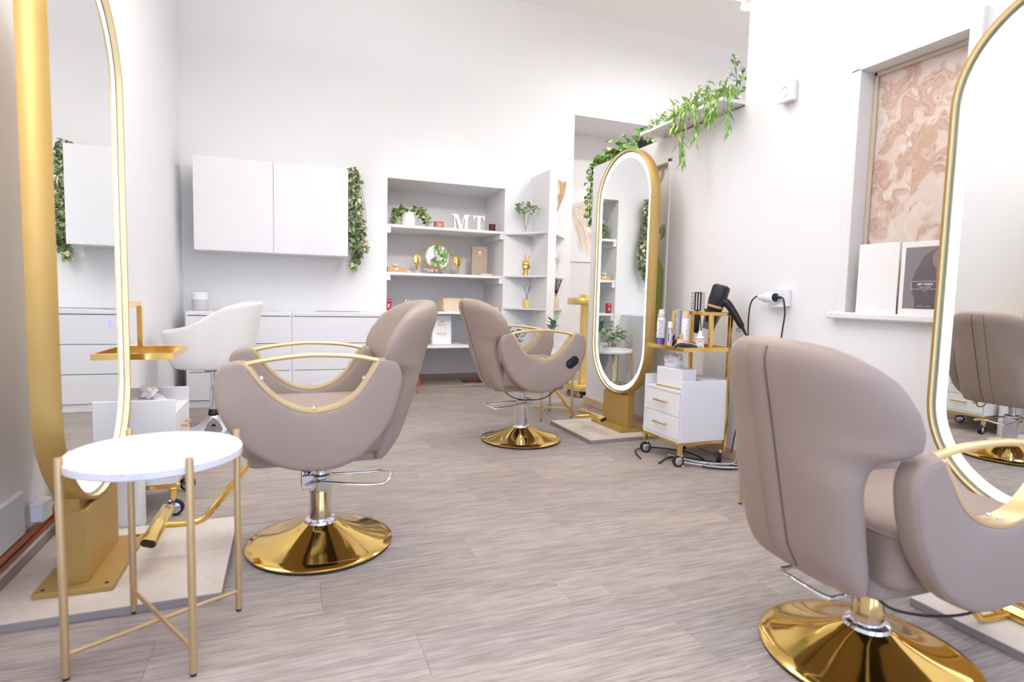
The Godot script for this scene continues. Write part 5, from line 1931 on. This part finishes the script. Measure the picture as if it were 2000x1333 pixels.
func corner_things():
	var t
	var st
	# eucalyptus in a glass vase
	t = thing("eucalyptus_vase", "small eucalyptus bunch in a clear glass vase on the top corner shelf", "plant", Vector3(2.37, 1.6735, -5.76))
	lathe_part(t, "vase", [Vector2(0, 0), Vector2(0.032, 0), Vector2(0.034, 0.01), Vector2(0.024, 0.07), Vector2(0.018, 0.13)], M.thin_glass, 20)
	bunch(t, Vector3(0, 0.02, 0), Vector3(0.0, 0.25, 0), 0.12, 0.065, 110, round_leaf(0.015), [M.leaf_sage, M.leaf_grey, M.leaf_mid], 7)
	# golden hand making a peace sign
	golden_hand()
	# diffuser with two sticks
	t = thing("reed_diffuser", "square gold-labelled diffuser with dark sticks on the lowest corner shelf", "diffuser", Vector3(2.4, 0.8705, -5.76), -0.4)
	box_part(t, "bottle", Vector3(-0.036, 0, -0.03), Vector3(0.036, 0.09, 0.03), M.gold_polished, 0.003)
	box_part(t, "label", Vector3(-0.005, 0.004, 0.0302), Vector3(0.03, 0.086, 0.0308), M.gold_pale, 0.0)
	lathe_part(t, "neck", [Vector2(0.012, 0.09), Vector2(0.012, 0.1), Vector2(0, 0.1)], M.gold_polished, 12)
	for q in [[-0.03, 0.01], [0.03, -0.005], [0.04, 0.006]]: tube_part(t, "stick", [Vector3(q[1], 0.09, 0), Vector3(q[0], 0.235, q[1])], 0.0025, M.grey_plastic, 6, 1)
	# right-hand corner shelves
	t = thing("dried_grass_bunch", "bunch of tan dried grasses hanging above the right corner shelves", "dried flowers", Vector3(2.81, 1.95, -5.88))
	for k in 44:
		var a := rng.randf_range(-0.5, 0.55)
		var L := rng.randf_range(0.2, 0.34)
		var tip := Vector3(sin(a) * L * 0.45, L, rng.randf_range(0.0, 0.09))
		st = S()
		tube(st, [Vector3(rng.randf_range(-0.015, 0.015), 0, 0.0), tip * 0.5 + Vector3(0.01, 0, 0), tip * 0.78, tip], [0.008, 0.016, rng.randf_range(0.018, 0.03), 0.006], 7)
		part(t, "stalk", st, M.pampas_cream if k % 3 == 0 else M.pampas_tan)
	t.position.z = -5.93
	t = thing("feather_vase", "white feathery flowers in a pale vase on the middle right corner shelf", "vase", Vector3(2.79, 1.2185, -5.83))
	lathe_part(t, "vase", [Vector2(0, 0), Vector2(0.028, 0), Vector2(0.032, 0.03), Vector2(0.014, 0.1), Vector2(0.016, 0.13)], M.thin_glass, 18)
	for k in 10:
		var a := TAU * k / 10
		st = S()
		var tip := Vector3(cos(a) * 0.05, rng.randf_range(0.22, 0.3), sin(a) * 0.05)
		tube(st, [Vector3(0, 0.03, 0), Vector3(cos(a) * 0.012, 0.15, sin(a) * 0.012), tip * 0.85, tip], [0.001, 0.004, 0.016, 0.002], 6)
		part(t, "feather", st, M.feather_white)
	t = thing("clear_carafe", "clear glass carafe on the top right corner shelf", "vase", Vector3(2.79, 1.6735, -5.84))
	lathe_part(t, "carafe", [Vector2(0, 0), Vector2(0.03, 0), Vector2(0.034, 0.05), Vector2(0.014, 0.13), Vector2(0.016, 0.2)], M.thin_glass, 18)
	lathe_part(t, "stopper", [Vector2(0.013, 0.2), Vector2(0.016, 0.215), Vector2(0, 0.225)], M.thin_glass, 12)
	t = thing("reed_diffuser", "peach glass diffuser with black reeds on the right corner shelf", "diffuser", Vector3(2.77, 0.8685, -5.8))
	lathe_part(t, "bottle", [Vector2(0, 0), Vector2(0.036, 0), Vector2(0.038, 0.006), Vector2(0.038, 0.11), Vector2(0.03, 0.125), Vector2(0.014, 0.13), Vector2(0.014, 0.16), Vector2(0, 0.16)], M.perfume_glass, 20)
	lathe_part(t, "collar", [Vector2(0.016, 0.135), Vector2(0.016, 0.158)], M.gold_champagne, 14)
	for k in 7: tube_part(t, "reed", [Vector3(0, 0.13, 0), Vector3(-0.045 + k * 0.018, 0.315, 0.012 * (k % 3))], 0.004, M.black_plastic, 6, 1)
	# leafy sprig in a glass vase on the second table
	t = thing("leaf_vase", "dark green leaf sprig in a clear glass vase on the table behind the chair", "plant", Vector3(2.1, 0.5555, -4.42))
	lathe_part(t, "vase", [Vector2(0, 0), Vector2(0.036, 0), Vector2(0.038, 0.01), Vector2(0.02, 0.08), Vector2(0.014, 0.11), Vector2(0.018, 0.14)], M.thin_glass, 20)
	var lm = leaf_mesh(0.075, 0.045, 0.2, 0.2)
	for k in 16:
		var a := rng.randf_range(0, TAU)
		leaf_part(t, lm, [M.leaf_dark, M.leaf_sage][k % 2], Vector3(0, 0.15 + 0.006 * k, 0) + Vector3(cos(a), 0, -sin(a)) * 0.012, Basis(Vector3.UP, a) * Basis(Vector3.BACK, rng.randf_range(0.3, 1.2)))
	for k in 4: tube_part(t, "stem", [Vector3(0.008 * (k - 1.5), 0.01, 0), Vector3(0, 0.1, 0), Vector3(0.006 * (1.5 - k), 0.24, 0.004 * k)], 0.0018, M.stem_green, 5)
	t = thing("cork_jar", "tiny glass jar with a cork on the table behind the chair", "jar", Vector3(2.045, 0.5555, -4.46))
	lathe_part(t, "jar", [Vector2(0, 0), Vector2(0.014, 0), Vector2(0.014, 0.02)], M.thin_glass, 12)
	lathe_part(t, "cork", [Vector2(0.012, 0.016), Vector2(0.013, 0.032), Vector2(0, 0.032)], M.cork, 12)
	# flower stands
	for stand in 2:
		flower_stand(["gold wire stand with a green bouquet at the right of the niche", "gold wire stand with a white and green bouquet at the left of the niche"][stand], [Vector3(2.2, 0, -5.74), Vector3(1.1, 0, -5.7)][stand])

func flower_stand(label, at):
	var st
	var t = thing("flower_stand", label, "flowers", at, 0, "flower stands")
	for k in 6:
		var a := TAU * k / 6
		tube_part(t, "wire", [Vector3(cos(a) * 0.13, 0.004, sin(a) * 0.13), Vector3(cos(a) * 0.016, 0.22, sin(a) * 0.016), Vector3(cos(a) * 0.02, 0.3, sin(a) * 0.02), Vector3(cos(a) * 0.085, 0.5, sin(a) * 0.085)], 0.0035, M.gold_rail, 6)
	for q in [[0.13, 0.004], [0.085, 0.5]]:
		st = S()
		tube(st, ring3(q[0], 32, Basis(), Vector3(0, q[1], 0)), 0.0035, 6, true)
		part(t, "ring", st, M.gold_rail)
	bunch(t, Vector3(0, 0.28, 0), Vector3(0, 0.56, 0), 0.15, 0.1, 90, leaf_mesh(0.06, 0.025, 0.2, 0.3), [M.leaf_sage, M.leaf_mid, M.leaf_grey, M.leaf_dark], 14)
	bunch(t, Vector3(0, 0.28, 0), Vector3(0.02, 0.6, 0), 0.2, 0.08, 26, round_leaf(0.018), [M.leaf_sage, M.leaf_fresh], 8)
	for k in 7:
		var a := TAU * k / 7
		rose(t, Vector3(cos(a) * 0.075, 0.585 + 0.02 * (k % 3), sin(a) * 0.075), 0.03, M.petal_white)

func bunch(t, root: Vector3, c: Vector3, rx: float, ry: float, n: int, mesh, mats: Array, stems: int):
	for k in n:
		var d := Vector3(rng.randfn(), rng.randfn(), rng.randfn()).normalized() * pow(rng.randf(), 0.4)
		var p := c + Vector3(d.x * rx, d.y * ry, d.z * rx * 0.8)
		var yaw := atan2(-d.z, d.x) + rng.randf_range(-0.6, 0.6)
		leaf_part(t, mesh, mats[k % mats.size()], p, Basis(Vector3.UP, yaw) * Basis(Vector3.BACK, rng.randf_range(-0.3, 1.0)) * Basis(Vector3.RIGHT, rng.randf_range(-0.8, 0.8)), rng.randf_range(0.8, 1.25))
	for k in stems:
		var e := c + Vector3(rng.randf_range(-rx, rx) * 0.7, rng.randf_range(-ry, ry) * 0.6, rng.randf_range(-rx, rx) * 0.5)
		tube_part(t, "stem", [root + Vector3(0.004 * (k % 3 - 1), 0, 0), root.lerp(e, 0.5) + Vector3(0, 0.03, 0), e], 0.0016, M.stem_green, 5, 4)

func golden_hand():
	var t = thing("gold_hand", "gold hand figurine making a peace sign on the middle corner shelf", "figurine", Vector3(2.385, 1.2185, -5.76), -0.35)
	t.scale = Vector3.ONE * 1.05
	var st = S()
	lathe(st, [Vector2(0, 0), Vector2(0.03, 0), Vector2(0.028, 0.012), Vector2(0.024, 0.045), Vector2(0.024, 0.06)], 20)
	# palm
	extr(st, rrect(0.074, 0.082, 0.024, 6), -0.018, 0.018, 0.014, Transform3D(Basis(), Vector3(0.002, 0.092, 0)), 4)
	# raised fingers
	tube(st, curve([Vector3(0.002, 0.12, 0), Vector3(-0.002, 0.16, 0), Vector3(-0.006, 0.2, 0), Vector3(-0.007, 0.212, 0)], 3), [0.0115, 0.0112, 0.011, 0.0108, 0.0105, 0.0102, 0.0098, 0.009, 0.007, 0.003], 10)
	tube(st, curve([Vector3(0.024, 0.118, 0), Vector3(0.03, 0.155, 0), Vector3(0.036, 0.19, 0), Vector3(0.038, 0.204, 0)], 3), [0.011, 0.0108, 0.0106, 0.0104, 0.01, 0.0098, 0.0094, 0.0088, 0.007, 0.003], 10)
	# folded ring and little finger, thumb across
	for q in [[-0.014, 0.126], [-0.03, 0.12]]:
		tube(st, curve([Vector3(q[0], q[1], 0.0), Vector3(q[0], q[1] + 0.014, 0.014), Vector3(q[0], q[1] + 0.002, 0.028), Vector3(q[0] + 0.002, q[1] - 0.02, 0.026)], 4), 0.0098, 10)
	tube(st, curve([Vector3(0.034, 0.075, 0.008), Vector3(0.03, 0.098, 0.024), Vector3(0.008, 0.108, 0.034), Vector3(-0.016, 0.11, 0.036)], 4), [0.013, 0.0126, 0.0122, 0.012, 0.0118, 0.0115, 0.0112, 0.011, 0.0106, 0.0102, 0.0098, 0.0092, 0.007], 10)
	part(t, "hand", st, M.gold_polished)

func plants():
	var t
	var st
	# ivy garland beside the wall cabinet
	t = thing("ivy_garland", "variegated ivy garland hanging down beside the white wall cabinet", "plant", Vector3(0.55, 1.2, -5.9))
	var meshes = [leaf_mesh(0.05, 0.036, 0.3, 0.3), leaf_mesh(0.042, 0.027, 0.3, 0.3)]
	var mats = [M.leaf_sage, M.leaf_mid, M.leaf_cream, M.leaf_dark]
	var tools = []
	for k in 4: tools.append(S())
	for k in 1500:
		var v := pow(rng.randf(), 0.9)
		var y := lerpf(0.02, 0.98, v)
		var mid := 0.09 + 0.07 * sin(v * PI * 1.15 + 2.1) - (0.03 if y > 0.85 else 0.0)
		var wd := 0.09 * sin(PI * clampf(v * 0.86 + 0.08, 0, 1)) + 0.012
		if y < 0.2:
			mid = lerpf(0.03, 0.11, y / 0.2)
			wd = 0.03
		if y > 0.8: mid = 0.05
		var p := Vector3(mid + clampf(rng.randfn(), -1.5, 1.5) * wd * 0.6, y, 0.05 + rng.randf_range(-0.04, 0.13) * minf(1.0, wd * 12))
		if p.x < 0.0 and y > 0.1: p.x = -p.x * 0.5 + 0.004
		p.x = minf(p.x, 0.21)
		var b := rand_basis(-0.4).scaled(Vector3.ONE * rng.randf_range(0.7, 1.15))
		tools[[0, 1, 2, 0, 2, 3, 2][k % 7]].append_from(meshes[k % 2], 0, Transform3D(b, p))
	for k in 4:
		var o = part(t, "foliage", tools[k].commit(), mats[k])
		o.set_meta("kind", "stuff")
	for k in 6: tube_part(t, "stem", [Vector3(0.02 + k * 0.015, 0.97, 0.03), Vector3(0.05 + k * 0.02, 0.7, 0.06), Vector3(0.06 + k * 0.022, 0.45, 0.08), Vector3(0.05 + k * 0.018, 0.22, 0.05), Vector3(0.02 + k * 0.012, 0.04 + k * 0.02, 0.03)], 0.002, M.stem_brown, 5)
	# plant in the niche
	t = thing("potted_plant", "leafy plant in a white cylinder pot on the top niche shelf", "plant", Vector3(1.19, 1.6905, -6.12))
	lathe_part(t, "pot", [Vector2(0, 0), Vector2(0.072, 0), Vector2(0.076, 0.004), Vector2(0.076, 0.148), Vector2(0.07, 0.15), Vector2(0.066, 0.13), Vector2(0, 0.13)], M.ceramic_white, 32)
	var rl = round_leaf(0.026)
	var sl = leaf_mesh(0.05, 0.034, 0.2, 0.3)
	for k in 230:
		var side := -1.0 if k % 2 == 0 else 1.0
		var v := rng.randf()
		var p := Vector3(-(0.04 + 0.14 * v), 0.165 + 0.05 * sin(v * 2.6) - 0.17 * v * v, rng.randf_range(-0.06, 0.09)) + Vector3(rng.randfn() * 0.012, -absf(rng.randfn()) * 0.035 + 0.01, 0)
		if side > 0: p.x = 0.04 + 0.18 * v
		p.y = maxf(p.y, 0.03)
		p.x = maxf(p.x, -0.17)
		if absf(p.x) < 0.085 and p.y < 0.15 : p.z = -0.085
		leaf_part(t, rl if k % 3 == 0 else sl, [M.leaf_sage, M.leaf_lime, M.leaf_mid, M.leaf_cream, M.leaf_dark][k % 5], p, rand_basis(0.2), rng.randf_range(0.8, 1.2))
	for k in 8:
		var side := -1.0 if k % 2 == 0 else 1.0
		tube_part(t, "stem", [Vector3(0, 0.12, 0), Vector3(side * 0.05, 0.19, 0.02 * (k - 4)), Vector3(side * 0.13, 0.13, 0.015 * (k - 4)), Vector3(side * 0.19, 0.03, 0.01 * (k - 4))], 0.0018, M.stem_green, 5)
	# bamboo garland on the ledge
	t = thing("bamboo_garland", "trailing fresh green bamboo-leaf garland along the partition ledge", "plant", Vector3(2.45, 2.222, -3.2))
	var bm = [leaf_mesh(0.07, 0.0145, 0.25, 0.25), leaf_mesh(0.056, 0.0125, 0.25, 0.35)]
	var bmats = [M.leaf_lime, M.leaf_mid, M.leaf_fresh]
	var runs = []
	runs.append(curve([Vector3(0.05, 0.01, -0.42), Vector3(0.03, 0.03, -0.25), Vector3(0.0, 0.04, -0.1), Vector3(0.02, 0.07, 0.06), Vector3(0.05, 0.09, 0.17), Vector3(0.08, 0.06, 0.24)], 8))
	runs.append(curve([Vector3(0.09, 0.02, -0.35), Vector3(0.06, 0.04, -0.1), Vector3(0.1, 0.06, 0.1), Vector3(0.12, 0.05, 0.23)], 10))
	var hang = [[-0.05, -0.27, 0.0], [0.02, -0.33, -0.03], [0.07, -0.22, 0.03], [0.2, -0.13, 0.02], [0.27, -0.1, 0.0], [0.38, -0.22, 0.01], [-0.12, -0.08, 0.0], [0.33, -0.15, 0.03]]
	for h in hang:
		runs.append(curve([Vector3(0.03, 0.04, h[0]), Vector3(-0.025, 0.035, h[0] + 0.01), Vector3(-0.05, -0.06, h[0] + 0.02 + h[2]), Vector3(-0.05, h[1] * 0.7, h[0] + 0.02 + h[2]), Vector3(-0.045, h[1], h[0] + 0.03 + h[2])], 5))
	var hung = thing("bamboo_strands", "fresh green bamboo-leaf strands hanging down from the partition ledge", "plant", Vector3(2.45, 2.222, -3.2))
	var n := 0
	for ri in runs.size():
		var host = t if ri < 2 else hung
		if ri == 2: n = 0
		st = S()
		tube(st, runs[ri], 0.0016, 5)
		part(host, "stem", st, M.stem_green)
		for i in runs[ri].size():
			for j in (4 if ri < 2 else 2):
				if n >= 296: break
				n += 1
				var b = rand_basis(0.35) if ri < 2 else Basis(Vector3.UP, rng.randf_range(0, TAU)) * Basis(Vector3.BACK, rng.randf_range(-1.25, -0.4))
				leaf_part(host, bm[n % 2], bmats[n % 3], runs[ri][i] + Vector3(rng.randfn(), rng.randfn(), rng.randfn()) * (0.022 if ri < 2 else 0.004), b, rng.randf_range(0.8, 1.2))
	# glass goblet and upright sprig at the near end of the ledge
	t = thing("glass_goblet", "clear glass goblet among the leaves at the ledge's near end", "vase", Vector3(2.56, 2.222, -2.96))
	lathe_part(t, "goblet", [Vector2(0.0, 0), Vector2(0.035, 0), Vector2(0.012, 0.02), Vector2(0.01, 0.05), Vector2(0.022, 0.07), Vector2(0.042, 0.15), Vector2(0.046, 0.16)], M.thin_glass, 20)
	lathe_part(t, "filling", [Vector2(0.0, 0.06), Vector2(0.02, 0.072), Vector2(0.032, 0.12), Vector2(0.0, 0.122)], M.feather_white, 14)
	t = thing("ledge_sprig", "upright green sprig at the near end of the ledge by the wall edge", "plant", Vector3(2.63, 2.222, -2.98))
	bunch(t, Vector3(0, 0, 0), Vector3(0.0, 0.13, 0), 0.055, 0.11, 60, leaf_mesh(0.04, 0.022, 0.2, 0.3), [M.leaf_fresh, M.leaf_sage, M.leaf_dark], 6)
	bunch(t, Vector3(0, 0.1, 0), Vector3(-0.03, 0.26, 0), 0.022, 0.06, 14, leaf_mesh(0.03, 0.02, 0.2, 0.3), [M.leaf_sage, M.leaf_mid], 3)
	t = thing("ledge_tuft", "small grey-green leafy tuft at the far end of the ledge", "plant", Vector3(2.5, 2.222, -3.62))
	bunch(t, Vector3(0, 0, 0), Vector3(0.0, 0.05, 0), 0.06, 0.05, 50, leaf_mesh(0.045, 0.009, 0.2, 0.2), [M.leaf_grey, M.leaf_sage, M.leaf_fresh], 6)
	# ivy pots on the partition behind the middle mirror
	var pots = [[-4.36, "green trailing ivy in a black bowl on the partition behind the middle mirror"], [-4.02, "compact green plant in a black bowl on the partition beside the ledge"]]
	for k in 2:
		t = thing("ivy_pot", pots[k][1], "plant", Vector3(2.66, 2.19, pots[k][0]), 0, "plants on the partition top")
		lathe_part(t, "bowl", [Vector2(0, 0), Vector2(0.045, 0), Vector2(0.058, 0.035), Vector2(0.06, 0.055), Vector2(0.054, 0.055), Vector2(0.045, 0.035), Vector2(0, 0.035)], M.black_plastic, 24)
		var im = [leaf_mesh(0.048, 0.04, 0.25, 0.25), leaf_mesh(0.04, 0.03, 0.25, 0.25)]
		var greens = [M.leaf_fresh, M.leaf_mid, M.leaf_lime, M.leaf_dark] if k == 0 else [M.leaf_dark, M.leaf_fresh, M.leaf_mid]
		for j in (70 if k == 0 else 90):
			var d := Vector3(rng.randfn(), 0, rng.randfn()) * 0.07
			leaf_part(t, im[j % 2], greens[j % greens.size()], Vector3(d.x, maxf(0.045, 0.09 + rng.randf_range(-0.05, 0.09) - d.length() * 0.4), d.z), rand_basis(0.1), rng.randf_range(0.8, 1.3))
		if k == 0:
			for s in 7:
				var x := rng.randf_range(-0.05, 0.04)
				var L := rng.randf_range(0.15, 0.46)
				var path = curve([Vector3(x * 0.5, 0.08, -0.05), Vector3(x, 0.07, -0.2), Vector3(x, 0.05, -0.36), Vector3(x, -0.02, -0.46), Vector3(x, -0.06 - L * 0.5, -0.485), Vector3(x + 0.01, -0.06 - L, -0.5)], 4)
				st = S()
				tube(st, path, 0.0018, 5)
				part(t, "stem", st, M.stem_green)
				for p in path:
					for j in 2:
						leaf_part(t, im[rng.randi() % 2], greens[rng.randi() % 4], p + Vector3(rng.randfn(), rng.randfn(), rng.randfn()) * 0.012, rand_basis(-0.5), rng.randf_range(0.75, 1.15))

func floor_things():
	# white bin beside the left mirror
	var t = thing("waste_bin", "narrow white bin standing behind the left mirror's pedestal", "bin", Vector3(-0.655, 0.0, -2.735), 0)
	var st = S()
	for s in [-1, 1]:
		bx(st, Vector3(s * 0.09, 0.125, 0), Vector3(0.006, 0.25, 0.1), 0.001)
		bx(st, Vector3(0, 0.125, s * 0.05), Vector3(0.186, 0.25, 0.006), 0.001)
	bx(st, Vector3(0, 0.006, 0), Vector3(0.18, 0.008, 0.1))
	part(t, "bin_body", st, M.white_paint)
	st = S()
	tube(st, curve(tr3(rrect(0.182, 0.1, 0.02, 3), 0, 0.25), 2, true), 0.007, 6, true)
	part(t, "bag_rim", st, M.speaker_fabric)
	# cables under the right trolley
	var black = [[[2.05, -3.0], [2.12, -3.16], [2.3, -3.2], [2.42, -3.0], [2.4, -2.8], [2.3, -2.72], [2.42, -2.66], [2.6, -2.62]], [[2.1, -2.88], [2.25, -2.95], [2.4, -2.86], [2.5, -2.68], [2.58, -2.72]]]
	for k in 2:
		t = thing("power_cord", ["black power cord looping on the floor under the right trolley", "thin black power cord crossing under the trolley's near side"][k], "cord", Vector3(2.3, 0, -2.9), 0, "cords under the trolley")
		var pts = []
		for i in black[k].size(): pts.append(Vector3(black[k][i][0] - 2.3, 0.006 + 0.008 * (i % 2), black[k][i][1] + 2.9))
		tube_part(t, "cord", pts, 0.0045, M.cord_black, 8, 8)
	var white = [[[2.2, -2.78], [2.27, -2.9], [2.38, -2.78], [2.5, -2.72], [2.6, -2.78]], [[2.25, -3.0], [2.34, -2.84], [2.45, -2.72], [2.6, -2.68]], [[2.3, -2.95], [2.22, -2.84], [2.36, -2.7], [2.48, -2.62], [2.6, -2.64]]]
	for k in 3:
		t = thing("extension_cord", ["white cord on the floor under the trolley, curving widest", "white cord on the floor under the trolley, running straight to the wall", "white cord on the floor under the trolley, bent at its near side"][k], "cord", Vector3(2.3, 0, -2.9), 0, "cords under the trolley")
		var pts = []
		for i in white[k].size(): pts.append(Vector3(white[k][i][0] - 2.3, 0.007 + 0.006 * ((i + k) % 2) + 0.004 * k, white[k][i][1] + 2.9))
		tube_part(t, "cord", pts, 0.0045, M.cord_white, 8, 8)
